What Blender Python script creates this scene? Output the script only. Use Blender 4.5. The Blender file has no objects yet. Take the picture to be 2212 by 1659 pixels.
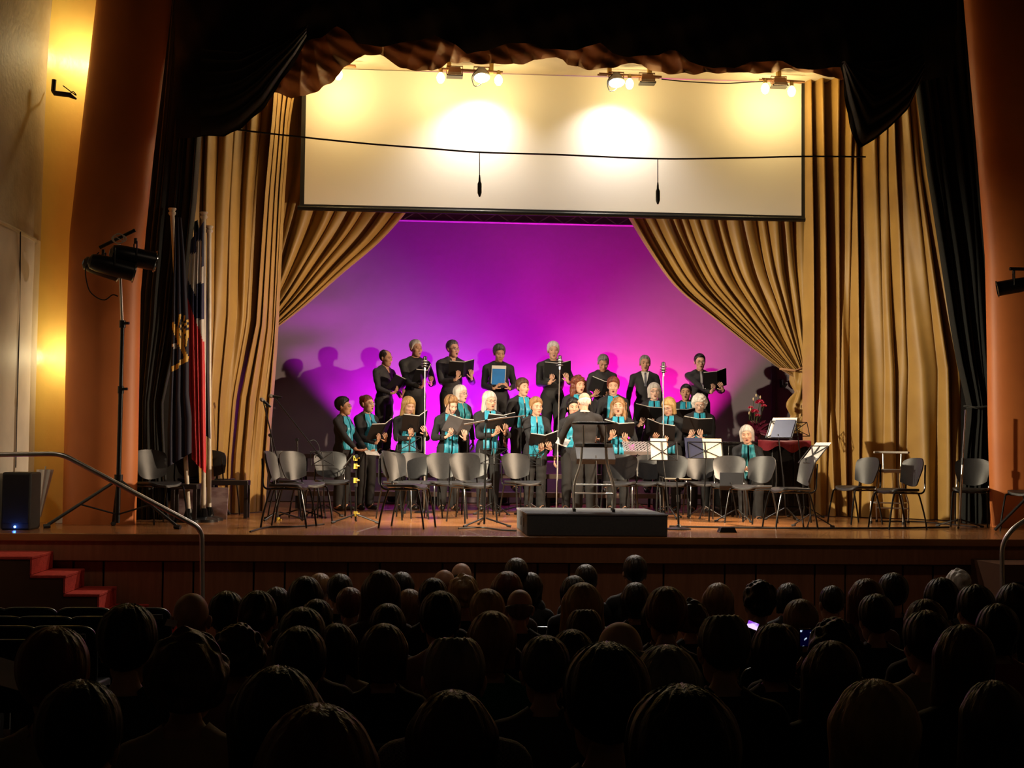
import bpy, bmesh, math, random
import numpy as np
from mathutils import Vector, Matrix, Euler
from mathutils.bvhtree import BVHTree

SC = bpy.context.scene
C = SC.collection
PI = math.pi
R = math.radians
random.seed(7)

# ------------------------------------------------------------------ camera
FPX = 2900.0                     # focal length in pixels of the 2212 x 1659 frame
CX, CY = 1106.0, 829.5
HS = 1.10                        # stage level
HF = -0.20                       # hall floor at the foot of the stage
CAMZ = HS + 0.87
CAM = Vector((0.0, -13.85, CAMZ))
YAW, PITCH, ROLL = R(4.0), math.atan((975 - CY) / FPX), R(0.62)
FWD = Vector((math.sin(YAW) * math.cos(PITCH), math.cos(YAW) * math.cos(PITCH), math.sin(PITCH)))
_r0 = Vector((math.cos(YAW), -math.sin(YAW), 0))
_u0 = _r0.cross(FWD)
RGT = _r0 * math.cos(ROLL) + _u0 * math.sin(ROLL)
UPV = RGT.cross(FWD)
cam_data = bpy.data.cameras.new('camera')
cam_data.sensor_width = 36.0
cam_data.lens = FPX / 2212 * 36.0
cam_data.clip_start = 0.05
cam_data.clip_end = 200
cam = bpy.data.objects.new('camera', cam_data)
C.objects.link(cam)
_m = Matrix((RGT, UPV, -FWD)).transposed().to_4x4()
_m.translation = CAM
cam.matrix_world = _m
SC.camera = cam


def ray(px, py):
    return (FWD * FPX + RGT * (px - CX) - UPV * (py - CY))


def at(px, py, Y):
    """point on the plane y = Y seen at a pixel"""
    d = ray(px, py)
    return CAM + d * ((Y - CAM.y) / d.y)


def flo(px, py, z=HS):
    """point on the level z seen at a pixel"""
    d = ray(px, py)
    return CAM + d * ((z - CAM.z) / d.z)


def pix(p):
    v = Vector(p) - CAM
    k = FPX / v.dot(FWD)
    return CX + v.dot(RGT) * k, CY - v.dot(UPV) * k


# ------------------------------------------------------------------ world, view, lights
w = bpy.data.worlds.new('world')
SC.world = w
w.use_nodes = True
w.node_tree.nodes['Background'].inputs[0].default_value = (1.0, 0.75, 0.5, 1)
w.node_tree.nodes['Background'].inputs[1].default_value = 0.003
vs = SC.view_settings
vs.view_transform = 'Standard'
vs.look = 'None'
vs.gamma = 1
vs.exposure = 0.0
vs.use_curve_mapping = False
SC.cycles.use_denoising = True
SC.cycles.max_bounces = 5
SC.cycles.sample_clamp_indirect = 3.0
SC.cycles.caustics_reflective = False
SC.cycles.caustics_refractive = False


def spot(loc, target, power, color, size, blend=0.3, radius=0.06, name='stage_light'):
    L = bpy.data.lights.new(name, 'SPOT')
    L.energy = power
    L.color = color
    L.spot_size = R(size)
    L.spot_blend = blend
    L.shadow_soft_size = radius
    o = bpy.data.objects.new(name, L)
    C.objects.link(o)
    o.location = loc
    o.rotation_euler = (Vector(target) - Vector(loc)).to_track_quat('-Z', 'Y').to_euler()
    return o


def point(loc, power, color, radius=0.05, name='bulb_light'):
    L = bpy.data.lights.new(name, 'POINT')
    L.energy = power
    L.color = color
    L.shadow_soft_size = radius
    o = bpy.data.objects.new(name, L)
    C.objects.link(o)
    o.location = loc
    return o


WARM = (1.0, 0.80, 0.56)
YCYC = 8.6                       # backdrop cloth
# two par cans on stands at the sides of the stage, crossing over the choir
PARL = at(338, 556, 1.15)
PARR = at(2168, 618, 1.15)
def aim(p, az, pitch, r=8.0):
    return Vector(p) + r * Vector((math.sin(R(az)) * math.cos(R(pitch)), math.cos(R(az)) * math.cos(R(pitch)), math.sin(R(pitch))))
PAR_W = 3100
for p_, s_, c_ in ((PARL + Vector((0.22, 0.05, -0.05)), 1, (1.0, 0.83, 0.58)), (PARR + Vector((-0.22, 0.05, -0.05)), -1, (1.0, 0.74, 0.49))):
    spot(p_, aim(p_, s_ * 63, -20), PAR_W, c_, 72, 0.7, 0.06)
# coloured led cans on the stage floor behind the risers
UPL = ((850, (0.86, 0.010, 1.0), 860, 850, 470, 84), (940, (0.78, 0.008, 1.0), 640, 955, 470, 90), (1085, (0.46, 0.006, 1.0), 640, 1080, 470, 90),
       (1190, (0.80, 0.006, 0.80), 720, 1190, 470, 90), (1310, (1.0, 0.006, 0.42), 1000, 1310, 470, 90), (1430, (1.0, 0.010, 0.50), 1250, 1425, 470, 82))
for px, col, pw, tx, ty, cone in UPL:
    p = at(px, 1000, 7.95)
    p.z = HS + 0.22
    spot(p, at(tx, ty, YCYC), pw, col, cone, 0.45, 0.05, 'led_light')
# unseen fill added above the stage behind the screen to lift the choir
for x_ in (-1.6, 1.4, 4.4):
    spot((x_, 5.75, 8.0), (x_, 6.6, HS), 380, (1.0, 0.84, 0.70), 50, 0.9, 0.15, 'choir_fill')
# unseen fill added over the front rows, and a weak fill from behind
spot((1.0, -4.6, 7.6), (1.0, 0.6, 0.9), 150, (1.0, 0.72, 0.5), 96, 0.9, 0.3, 'hall_fill')
spot((0.5, -16, 6.5), (1.0, 0, 1.2), 6, (1.0, 0.7, 0.45), 60, 0.9, 0.3, 'hall_fill')

# lamps in the yellow cove left of the stage
point(at(168, 770, 2.0), 11, (1.0, 0.84, 0.48), 0.04, 'cove_light')
point(at(216, 120, 2.0), 19, (1.0, 0.82, 0.45), 0.05, 'cove_light')
spot((-3.7, -3.0, 5.6), (-4.75, -0.4, 2.8), 110, (1.0, 0.84, 0.62), 56, 0.9, 0.25, 'wall_fill')  # added fill that brightens the left wall, no fixture behind it

# ------------------------------------------------------------------ materials
MATS = {}


def mat(name, col, rough=0.6, metal=0.0, col2=None, nscale=8.0, bump=0.0, bscale=60.0, stretch=(1, 1, 1),
        spec=0.5, sheen=0.0, emit=None, estr=0.0, coat=0.0, contrast=(0.35, 0.65), trans=0.0):
    if name in MATS:
        return MATS[name]
    m = bpy.data.materials.new(name)
    m.use_nodes = True
    nt = m.node_tree
    b = nt.nodes['Principled BSDF']
    b.inputs['Roughness'].default_value = rough
    b.inputs['Metallic'].default_value = metal
    b.inputs['Specular IOR Level'].default_value = spec
    b.inputs['Sheen Weight'].default_value = sheen
    b.inputs['Coat Weight'].default_value = coat
    b.inputs['Transmission Weight'].default_value = trans
    c = tuple(col) + (1,)
    b.inputs['Base Color'].default_value = c
    tc = nt.nodes.new('ShaderNodeTexCoord')
    mp = nt.nodes.new('ShaderNodeMapping')
    mp.inputs['Scale'].default_value = stretch
    nt.links.new(tc.outputs['Object'], mp.inputs['Vector'])
    if col2 is None:
        col2 = tuple(x * 0.82 for x in col)
    n = nt.nodes.new('ShaderNodeTexNoise')
    n.inputs['Scale'].default_value = nscale
    n.inputs['Detail'].default_value = 4
    nt.links.new(mp.outputs[0], n.inputs['Vector'])
    r = nt.nodes.new('ShaderNodeValToRGB')
    r.color_ramp.elements[0].position = contrast[0]
    r.color_ramp.elements[1].position = contrast[1]
    r.color_ramp.elements[0].color = tuple(col2) + (1,)
    r.color_ramp.elements[1].color = c
    nt.links.new(n.outputs['Fac'], r.inputs[0])
    nt.links.new(r.outputs[0], b.inputs['Base Color'])
    if bump:
        n2 = nt.nodes.new('ShaderNodeTexNoise')
        n2.inputs['Scale'].default_value = bscale
        n2.inputs['Detail'].default_value = 3
        nt.links.new(mp.outputs[0], n2.inputs['Vector'])
        bp = nt.nodes.new('ShaderNodeBump')
        bp.inputs['Strength'].default_value = bump
        bp.inputs['Distance'].default_value = 0.02
        nt.links.new(n2.outputs['Fac'], bp.inputs['Height'])
        nt.links.new(bp.outputs[0], b.inputs['Normal'])
    if emit:
        b.inputs['Emission Color'].default_value = tuple(emit) + (1,)
        b.inputs['Emission Strength'].default_value = estr
    MATS[name] = m
    return m


# ------------------------------------------------------------------ mesh helpers
class MB:
    """collects shapes; build() links them as one mesh object"""

    def __init__(s):
        s.v, s.f, s.m = [], [], []

    def add(s, vs_, fs, mi=0):
        o = len(s.v)
        s.v += [tuple(p) for p in vs_]
        s.f += [tuple(i + o for i in f) for f in fs]
        s.m += [mi] * len(fs)
        return s

    def box(s, c, size, rot=None, mi=0, taper=1.0):
        hx, hy, hz = size[0] / 2, size[1] / 2, size[2] / 2
        pts = []
        for z in (-1, 1):
            k = taper if z > 0 else 1.0
            for x, y in ((-1, -1), (1, -1), (1, 1), (-1, 1)):
                pts.append(Vector((x * hx * k, y * hy * k, z * hz)))
        M = (rot if isinstance(rot, Matrix) else Euler(rot).to_matrix()) if rot is not None else Matrix.Identity(3)
        pts = [M @ p + Vector(c) for p in pts]
        return s.add(pts, [(3, 2, 1, 0), (4, 5, 6, 7), (0, 1, 5, 4), (1, 2, 6, 5), (2, 3, 7, 6), (3, 0, 4, 7)], mi)

    def tube(s, path, r, n=8, mi=0, caps=True, closed=False):
        path = [Vector(p) for p in path]
        k = len(path)
        rr = r if isinstance(r, (list, tuple)) else [r] * k
        t0 = (path[1] - path[0]).normalized()
        up = Vector((0, 0, 1)) if abs(t0.z) < 0.9 else Vector((1, 0, 0))
        nx = t0.cross(up).normalized()
        vs_, fs = [], []
        for i, p in enumerate(path):
            if closed:
                t = (path[(i + 1) % k] - path[i - 1]).normalized()
            elif i == 0:
                t = t0
            elif i == k - 1:
                t = (path[-1] - path[-2]).normalized()
            else:
                t = (path[i + 1] - path[i - 1]).normalized()
            nx = (nx - t * nx.dot(t))
            nx = nx.normalized() if nx.length > 1e-6 else t.orthogonal().normalized()
            ny = t.cross(nx)
            for j in range(n):
                a = 2 * PI * j / n
                vs_.append(p + (nx * math.cos(a) + ny * math.sin(a)) * rr[i])
        for i in range(k if closed else k - 1):
            i2 = (i + 1) % k
            for j in range(n):
                j2 = (j + 1) % n
                fs.append((i * n + j, i * n + j2, i2 * n + j2, i2 * n + j))
        if caps and not closed:
            fs.append(tuple(range(n - 1, -1, -1)))
            fs.append(tuple((k - 1) * n + j for j in range(n)))
        return s.add(vs_, fs, mi)

    def lathe(s, prof, n=20, c=(0, 0, 0), rot=None, mi=0, caps=True):
        """prof: (radius, z) pairs turned about the local z axis"""
        M = (rot if isinstance(rot, Matrix) else Euler(rot).to_matrix()) if rot is not None else Matrix.Identity(3)
        c = Vector(c)
        vs_, fs = [], []
        for r, z in prof:
            for j in range(n):
                a = 2 * PI * j / n
                vs_.append(M @ Vector((r * math.cos(a), r * math.sin(a), z)) + c)
        for i in range(len(prof) - 1):
            for j in range(n):
                j2 = (j + 1) % n
                fs.append((i * n + j, i * n + j2, (i + 1) * n + j2, (i + 1) * n + j))
        if caps:
            fs.append(tuple(range(n - 1, -1, -1)))
            fs.append(tuple((len(prof) - 1) * n + j for j in range(n)))
        return s.add(vs_, fs, mi)

    def ell(s, c, r, n=14, m=10, mi=0, M=None):
        c = Vector(c)
        M = M or Matrix.Identity(3)
        vs_, fs = [], []
        for i in range(m + 1):
            t = PI * i / m
            for j in range(n):
                a = 2 * PI * j / n
                vs_.append(M @ Vector((r[0] * math.sin(t) * math.cos(a), r[1] * math.sin(t) * math.sin(a), r[2] * math.cos(t))) + c)
        for i in range(m):
            for j in range(n):
                j2 = (j + 1) % n
                fs.append(((i + 1) * n + j, (i + 1) * n + j2, i * n + j2, i * n + j))
        return s.add(vs_, fs, mi)

    def cap(s, a, b, ra, rb, n=12, mi=0):
        """capsule from a to b"""
        a, b = Vector(a), Vector(b)
        t = (b - a)
        L = t.length
        t = t / L if L > 1e-6 else Vector((0, 0, 1))
        path, rad = [], []
        for k in range(5):
            an = PI / 2 * (1 - k / 4)
            path.append(a - t * ra * math.sin(an))
            rad.append(max(ra * math.cos(an), 1e-4))
        for k in range(5):
            an = PI / 2 * k / 4
            path.append(b + t * rb * math.sin(an))
            rad.append(max(rb * math.cos(an), 1e-4))
        return s.tube(path, rad, n, mi)

    def grid(s, fn, nu, nv, mi=0):
        vs_ = [fn(i / nu, j / nv) for j in range(nv + 1) for i in range(nu + 1)]
        fs = [(j * (nu + 1) + i, j * (nu + 1) + i + 1, (j + 1) * (nu + 1) + i + 1, (j + 1) * (nu + 1) + i)
              for j in range(nv) for i in range(nu)]
        return s.add(vs_, fs, mi)

    def slab(s, outline, z0, z1, mi=0, fn=None):
        """extrude an (x, y) outline from z0 to z1; fn maps the points"""
        n = len(outline)
        vs_ = [Vector((x, y, z0)) for x, y in outline] + [Vector((x, y, z1)) for x, y in outline]
        if fn:
            vs_ = [fn(v) for v in vs_]
        fs = [tuple(range(n - 1, -1, -1)), tuple(range(n, 2 * n))]
        fs += [(i, (i + 1) % n, n + (i + 1) % n, n + i) for i in range(n)]
        return s.add(vs_, fs, mi)

    def mesh(s, name, smooth=True, angle=40):
        me = bpy.data.meshes.new(name)
        me.from_pydata(s.v, [], s.f)
        me.polygons.foreach_set('material_index', s.m)
        if smooth:
            me.polygons.foreach_set('use_smooth', [True] * len(s.f))
            if angle:
                me.set_sharp_from_angle(angle=R(angle))
        me.update()
        return me

    def build(s, name, mats, parent=None, smooth=True, angle=40, loc=None, bevel=0):
        return link(name, s.mesh(name, smooth, angle), mats, parent, loc, bevel)


def link(name, me, mats, parent=None, loc=None, bevel=0):
    o = bpy.data.objects.new(name, me)
    C.objects.link(o)
    if not isinstance(mats, (list, tuple)):
        mats = [mats]
    if not me.materials:
        for mm in mats:
            me.materials.append(mm)
    else:
        for i, mm in enumerate(mats):
            o.material_slots[i].link = 'OBJECT'
            o.material_slots[i].material = mm
    if parent:
        o.parent = parent
    if loc is not None:
        o.location = loc
    if bevel:
        bv = o.modifiers.new('bevel', 'BEVEL')
        bv.width = bevel
        bv.segments = 2
        bv.limit_method = 'ANGLE'
    return o


def tag(o, label, cat, group=None, kind=None):
    o['label'] = label
    o['category'] = cat
    if group:
        o['group'] = group
    if kind:
        o['kind'] = kind
    return o


def struct(o):
    o['kind'] = 'structure'
    return o


def thing(name, label, cat, loc=(0, 0, 0), rotz=0.0, group=None):
    o = bpy.data.objects.new(name, None)
    o.empty_display_size = 0.1
    C.objects.link(o)
    o.location = loc
    o.rotation_euler = (0, 0, rotz)
    return tag(o, label, cat, group)


def dup(root, loc, rotz, label=None, group=None, scale=None):
    r = root.copy()
    C.objects.link(r)
    r.location = loc
    r.rotation_euler = (0, 0, rotz)
    if scale:
        r.scale = scale
    if label:
        r['label'] = label
    if group:
        r['group'] = group
    for ch in list(root.children):
        c = ch.copy()
        C.objects.link(c)
        c.parent = r
        for g in ch.children:
            d = g.copy()
            C.objects.link(d)
            d.parent = c
    return r


def lerp(a, b, t):
    return a + (b - a) * t


def poly(pts, t):
    """point at fraction t of a polyline given by length"""
    if t <= 0:
        return Vector(pts[0])
    L = [(Vector(pts[i + 1]) - Vector(pts[i])).length for i in range(len(pts) - 1)]
    s = t * sum(L)
    for i, l in enumerate(L):
        if s <= l or i == len(L) - 1:
            return Vector(pts[i]).lerp(Vector(pts[i + 1]), min(1, s / max(l, 1e-9)))
        s -= l


def interp(x, pts):
    return float(np.interp(x, [p[0] for p in pts], [p[1] for p in pts]))


def smooth_path(pts, n=8):
    """catmull-rom through the points"""
    P = [Vector(p) for p in pts]
    P = [P[0] * 2 - P[1]] + P + [P[-1] * 2 - P[-2]]
    out = []
    for i in range(1, len(P) - 2):
        for k in range(n):
            t = k / n
            a, b, c, d = P[i - 1], P[i], P[i + 1], P[i + 2]
            out.append(0.5 * ((2 * b) + (c - a) * t + (2 * a - 5 * b + 4 * c - d) * t * t + (3 * b - a - 3 * c + d) * t ** 3))
    out.append(P[-2])
    return out
# ================================================================== setting
M_WOODF = mat('stage_wood', (0.42, 0.18, 0.062), 0.24, col2=(0.25, 0.10, 0.035), nscale=3.0, stretch=(0.4, 9, 1), bump=0.15, bscale=20, coat=0.25)
M_FASC = mat('fascia_wood', (0.34, 0.14, 0.07), 0.5, col2=(0.27, 0.11, 0.053), nscale=4, stretch=(6, 1, 0.6), bump=0.1)
M_HALL = mat('hall_floor', (0.07, 0.055, 0.045), 0.6, nscale=3)
M_WALL = mat('wall_paint', (0.62, 0.55, 0.42), 0.6, col2=(0.36, 0.29, 0.19), nscale=1.1, bump=0.25, bscale=18)
M_WALLW = mat('white_panel_paint', (0.78, 0.74, 0.66), 0.55, nscale=2)
M_YEL = mat('yellow_paint', (0.80, 0.61, 0.19), 0.36, col2=(0.72, 0.54, 0.16), nscale=1.5, bump=0.1, bscale=14)
M_ORA = mat('orange_paint', (0.64, 0.20, 0.052), 0.5, col2=(0.57, 0.17, 0.045), nscale=1.6, bump=0.04, bscale=25)
M_RED = mat('red_carpet', (0.80, 0.085, 0.06), 0.9, col2=(0.66, 0.06, 0.045), nscale=30, bump=0.5, bscale=150)
M_BLK = mat('black_paint', (0.012, 0.012, 0.013), 0.5)
M_BLKM = mat('black_metal', (0.012, 0.012, 0.013), 0.35, metal=0.2)
M_CHROME = mat('chrome', (0.72, 0.72, 0.72), 0.18, metal=1.0)
M_STEEL = mat('brushed_steel', (0.72, 0.70, 0.67), 0.34, metal=1.0)
M_VELV = mat('black_velvet', (0.0026, 0.0044, 0.0035), 0.75, sheen=0.25, spec=0.25, bump=0.2, bscale=90)
M_GOLD = mat('gold_satin', (0.41, 0.245, 0.060), 0.48, col2=(0.34, 0.195, 0.047), nscale=2.2, spec=0.4, sheen=0.2, bump=0.05, bscale=220)
M_GOLD2 = mat('brown_satin', (0.46, 0.24, 0.11), 0.5, col2=(0.38, 0.19, 0.085), nscale=2.5, sheen=0.25, bump=0.1)
M_CYC = mat('backdrop_cloth', (0.27, 0.235, 0.26), 0.9, col2=(0.25, 0.215, 0.24), nscale=1.2, bump=0.10, bscale=9, spec=0.1)
M_CREAM = mat('cream_paint', (0.80, 0.74, 0.60), 0.55, nscale=2)
M_SCREEN = mat('screen_vinyl', (0.86, 0.83, 0.76), 0.7, col2=(0.84, 0.81, 0.74), nscale=0.8, spec=0.2)
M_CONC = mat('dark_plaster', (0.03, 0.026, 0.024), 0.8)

XL, XR = -9.0, 12.0
# hall floor, rising gently away from the stage
def hall_z(y):
    return HF + max(0.0, (-y - 3.0) * 0.0333)

mb = MB()
mb.grid(lambda u, v: (lerp(-7.5, 10.0, u), lerp(-18, 0.0, v), hall_z(lerp(-18, 0.0, v))), 4, 36)
struct(mb.build('floor', M_HALL))
mb = MB().box(((XL + XR) / 2, 4.7, HS - 0.04), (XR - XL, 9.5, 0.08))
struct(mb.build('stage_floor', M_WOODF, bevel=0.01))
# stage front: trim band and vertical panels with dark joints
mb = MB().box(((XL + XR) / 2, 0.12, (HS + HF) / 2 - 0.03), (XR - XL, 0.04, HS - HF - 0.1))
fas = struct(mb.build('wall_stage_front', M_BLK))
mb = MB().box(((XL + XR) / 2, 0.03, HS - 0.175), (XR - XL, 0.10, 0.20))
mb.build('trim_board', M_FASC, fas, bevel=0.006)
seams = [20, 88, 160, 225, 353, 419, 549, 616, 752, 821, 956, 1026, 1161, 1229, 1364, 1433, 1565, 1632, 1759, 1825, 1949, 2014, 2133, 2195, 2320, 2380]
for a, b in zip(seams[:-1], seams[1:]):
    xa, xb = at(a, 1210, 0.08).x, at(b, 1210, 0.08).x
    mb = MB().box(((xa + xb) / 2, 0.08, (HS - 0.285 + HF) / 2), (xb - xa - 0.02, 0.04, HS - 0.285 - HF))
    mb.build('panel', M_FASC, fas, bevel=0.004)

# hall side walls and the curved orange pillars of the proscenium
ybase = HS
def wpts(pts, Y):
    return [(at(x, y, Y).x, at(x, y, Y).z) for x, y in pts]

def xz(pts, z):
    q = sorted(pts, key=lambda p: p[1])
    return float(np.interp(z, [p[1] for p in q], [p[0] for p in q]))

PL_L = wpts([(208, -120), (197, 0), (168, 250), (140, 500), (133, 700), (127, 1000), (124, 1130)], 1.5)
PL_R = wpts([(372, -120), (362, 0), (322, 331), (305, 500), (294, 630), (288, 1000), (284, 1130)], 1.5)
PR_L = wpts([(2092, -120), (2100, 0), (2128, 317), (2146, 552), (2150, 745), (2152, 910), (2158, 1140)], 2.2)
PR_R = wpts([(2262, -120), (2275, 0), (2308, 317), (2328, 552), (2334, 745), (2336, 910), (2340, 1140)], 2.2)

def pillar(name, L, Rr, bulge, Y0=1.75):
    z1 = max(p[1] for p in L)
    def fn(u, v):
        z = lerp(HS, z1, v)
        a, b = xz(L, z), xz(Rr, z)
        th = PI * u
        return Vector((lerp(a, b, 0.5 - 0.5 * math.cos(th)), Y0 - bulge * math.sin(th) ** 0.8 if 0 < u < 1 else Y0, z))
    return struct(MB().grid(fn, 24, 30).build(name, M_ORA, angle=0))
pillar('wall_pillar_left', PL_L, PL_R, 0.28)
pillar('wall_pillar_right', PR_L, PR_R, 0.28, 2.45)

YELL = wpts([(124, -120), (112, 0), (100, 150), (88, 500), (80, 700), (73, 1000), (70, 1140)], 1.75)
z1 = max(p[1] for p in YELL)
def fn(u, v):
    z = lerp(HS, z1, v)
    a, b = xz(YELL, z), xz(PL_L, z) + 0.55
    return Vector((lerp(a, b, u), 1.76 + 0.55 * math.sin(PI * u) ** 0.7 if u < 1 else 1.76, z))
struct(MB().grid(fn, 16, 16).build('wall_yellow_cove', M_YEL, angle=0))
def fn(u, v):
    z = lerp(HF - 0.1, z1, v)
    a = xz(YELL, max(z, HS))
    return Vector((a - (1 - u) * 0.25, lerp(-9.0, 1.76, u), z))
wl = struct(MB().grid(fn, 12, 12).build('wall_left', M_WALL, angle=0))
def xwall(y, z):
    return xz(YELL, max(z, HS)) - (1 - (y + 9.0) / 10.76) * 0.25
# pale panel over the lower part of the left wall
zp = at(40, 500, 1.0).z
mb = MB()
mb.grid(lambda u, v: Vector((xwall(lerp(-3, 1.70, u), lerp(HS - 0.9, zp, v)) + 0.02, lerp(-3, 1.70, u), lerp(HS - 0.9, zp, v))), 6, 6)
mb.build('panel', M_WALLW, wl)
xr = PR_R[-1][0] - 0.1
struct(MB().box((xr + 0.4, -3.8, 3.5), (0.2, 10.6, 7.4)).build('wall_right', M_WALL))
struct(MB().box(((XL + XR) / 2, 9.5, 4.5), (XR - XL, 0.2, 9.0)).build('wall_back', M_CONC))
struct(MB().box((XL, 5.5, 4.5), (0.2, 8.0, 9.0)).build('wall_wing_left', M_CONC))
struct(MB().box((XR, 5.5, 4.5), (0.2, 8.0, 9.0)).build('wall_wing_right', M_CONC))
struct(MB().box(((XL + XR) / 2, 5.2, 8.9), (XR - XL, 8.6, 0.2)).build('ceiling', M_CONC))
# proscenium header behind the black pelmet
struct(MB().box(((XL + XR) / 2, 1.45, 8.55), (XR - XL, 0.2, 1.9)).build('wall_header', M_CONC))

# conduit and cable on the left wall
def wallp(px, py):
    d = ray(px, py)
    lo, hi = -8.0, 1.7
    best = None
    for k in range(60):
        y = lerp(lo, hi, k / 59)
        p = CAM + d * ((y - CAM.y) / d.y)
        e = abs(p.x - xwall(y, p.z) - 0.04)
        if best is None or e < best[0]:
            best = (e, p)
    return best[1]
o = MB().tube([wallp(-40, 462), wallp(20, 489), wallp(78, 520)], 0.022, 6).build('conduit', M_WALL)
tag(o, 'thin painted conduit running along the pale left wall', 'conduit')
o = MB().tube(smooth_path([wallp(44, 500), wallp(43, 620), wallp(40, 760), wallp(36, 900), wallp(34, 1010)], 4), 0.007, 6).build('wall_cable', M_CONC)
tag(o, 'dark cable hanging down the pale left wall behind the handrail', 'cable')

# ------------------------------------------------------------------ curtains
def fold_fn(n, seed, sharp=0.6):
    rnd = random.Random(seed)
    cuts = np.cumsum([0.0] + [rnd.uniform(0.55, 1.45) for _ in range(n)])
    cuts /= cuts[-1]
    amps = [rnd.uniform(0.5, 1.0) for _ in range(n + 1)]
    def f(u):
        u = min(max(u, 0.0), 1.0)
        i = min(int(np.searchsorted(cuts, u, side='right')) - 1, n - 1)
        t = (u - cuts[i]) / (cuts[i + 1] - cuts[i])
        a = lerp(amps[i], amps[i + 1], t)
        s_ = math.sin(PI * t)
        return a * (s_ ** sharp)
    return f

def drape(name, Lw, Rw, YL, YR, n, amp, m, seed, nu=150, nv=40, z0=HS + 0.012, wave=0.02, sharp=0.7, parent=None):
    """hanging curtain between two edges given as (x, z) lists"""
    f = fold_fn(n, seed, sharp)
    zt = max(p[1] for p in Lw)
    rnd = random.Random(seed)
    ph = [rnd.uniform(0, 6.28) for _ in range(4)]
    def fn(u, v):
        z = lerp(z0, zt, v)
        a, b = xz(Lw, z), xz(Rw, z)
        uu = u + wave * math.sin(3.1 * v + ph[0] + 5 * u) * u * (1 - u) * 4
        y = lerp(YL, YR, u) - amp * f(uu) * (0.75 + 0.25 * math.sin(4 * v + ph[1] + 9 * u))
        y -= 0.25 * amp * math.sin(23 * u + 6 * v + ph[2])
        return Vector((lerp(a, b, u), y, z))
    return MB().grid(fn, nu, nv).build(name, m, parent, angle=0)

# black legs at the sides of the proscenium
BL_L = wpts([(360, -120), (352, 0), (316, 331), (298, 500), (286, 630), (280, 1000), (272, 1125)], 2.4)
BL_R = wpts([(446, -120), (444, 0), (438, 200), (431, 300), (422, 430), (408, 560), (390, 700), (366, 800), (350, 874), (352, 940), (362, 1125)], 2.4)
t = thing('stage_curtain', 'black velvet leg curtain at the left edge of the stage beside the flags', 'curtain', at(320, 1125, 2.1))
t.location = (0, 0, 0)
drape('cloth', BL_L, BL_R, 2.4, 2.5, 9, 0.10, M_VELV, 3, parent=t)
BR_L = wpts([(1975, -120), (1978, 100), (1982, 172), (2007, 371), (2029, 516), (2057, 700), (2071, 777), (2093, 868), (2096, 885), (2086, 960), (2081, 1015), (2080, 1135)], 2.9)
BR_R = wpts([(2104, -120), (2112, 100), (2136, 317), (2156, 552), (2158, 745), (2160, 875), (2166, 1000), (2172, 1135)], 2.9)
t = thing('stage_curtain', 'black velvet leg curtain tied back at the right edge of the stage', 'curtain')
drape('cloth', BR_L, BR_R, 3.0, 2.85, 9, 0.12, M_VELV, 5, parent=t)
a, b = at(2094, 878, 2.90), at(2160, 876, 2.84)
MB().tube([a + Vector((-.03, .1, .01)), a.lerp(b, .1) + Vector((0, -.10, -.02)), a.lerp(b, .5) + Vector((0, -.13, -.01)), a.lerp(b, .9) + Vector((0, -.10, 0)), b + Vector((0.02, .08, 0))], 0.012, 8).build('tie_band', M_VELV, t)

# gold legs
GL_L = wpts([(432, -120), (430, 100), (424, 300), (420, 455), (424, 700), (432, 900), (440, 1106)], 3.6)
GL_M = wpts([(602, -120), (600, 100), (592, 250), (576, 420), (566, 560), (556, 700), (520, 860), (505, 1000), (503, 1101)], 4.3)
GL_R = wpts([(668, -120), (664, 60), (640, 180), (626, 260), (614, 420), (608, 541), (603, 651), (598, 753), (587, 900), (579, 1000), (573, 1097)], 4.9)
t = thing('stage_curtain', 'gold satin leg curtain hanging behind the flags on the left', 'curtain')
drape('cloth', GL_L, GL_M, 3.3, 4.3, 6, 0.17, M_GOLD, 11, parent=t)
t = thing('stage_curtain', 'narrow gold satin leg curtain left of the choir and projection screen', 'curtain')
drape('cloth', GL_M, GL_R, 4.15, 4.95, 5, 0.17, M_GOLD, 12, nu=90, parent=t)
GR_L = wpts([(1737, -120), (1737, 150), (1738, 470), (1740, 800), (1744, 1108)], 5.0)
GR_M = wpts([(1872, -120), (1868, 100), (1860, 330), (1858, 600), (1856, 900), (1855, 1117)], 4.6)
GR_R = wpts([(1990, -120), (1992, 180), (2012, 371), (2034, 516), (2060, 690), (2078, 800), (2079, 1000), (2078, 1128)], 3.8)
t = thing('stage_curtain', 'gold satin leg curtain right of the projection screen behind the piano', 'curtain')
drape('cloth', GR_L, GR_M, 5.1, 4.7, 5, 0.34, M_GOLD, 21, nu=110, parent=t)
t = thing('stage_curtain', 'wide gold satin leg curtain behind the chrome stool on the right', 'curtain')
drape('cloth', GR_M, GR_R, 4.6, 3.8, 6, 0.19, M_GOLD, 22, nu=120, parent=t)

# gold curtains tied back in front of the backdrop
def tied(inner, outer, Y, n, amp, seed, parent, nu=170, nv=44):
    f = fold_fn(n, seed, 0.62)
    iw = [at(x, y, Y) for x, y in inner]
    ow = [at(x, y, Y) for x, y in outer]
    iw, ow = smooth_path(iw, 6), smooth_path(ow, 6)
    def fn(u, v):
        p = poly(iw, v).lerp(poly(ow, v), u ** (1.0 + 0.35 * v))
        k = amp * (1 - 0.72 * v ** 2)
        return p + Vector((0, -k * f(u) - 0.25 * k * math.sin(31 * u + 5 * v) + 0.05 * math.sin(3 * v + 2 * u), 0))
    return MB().grid(fn, nu, nv).build('cloth', M_GOLD, parent, angle=0)

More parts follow.
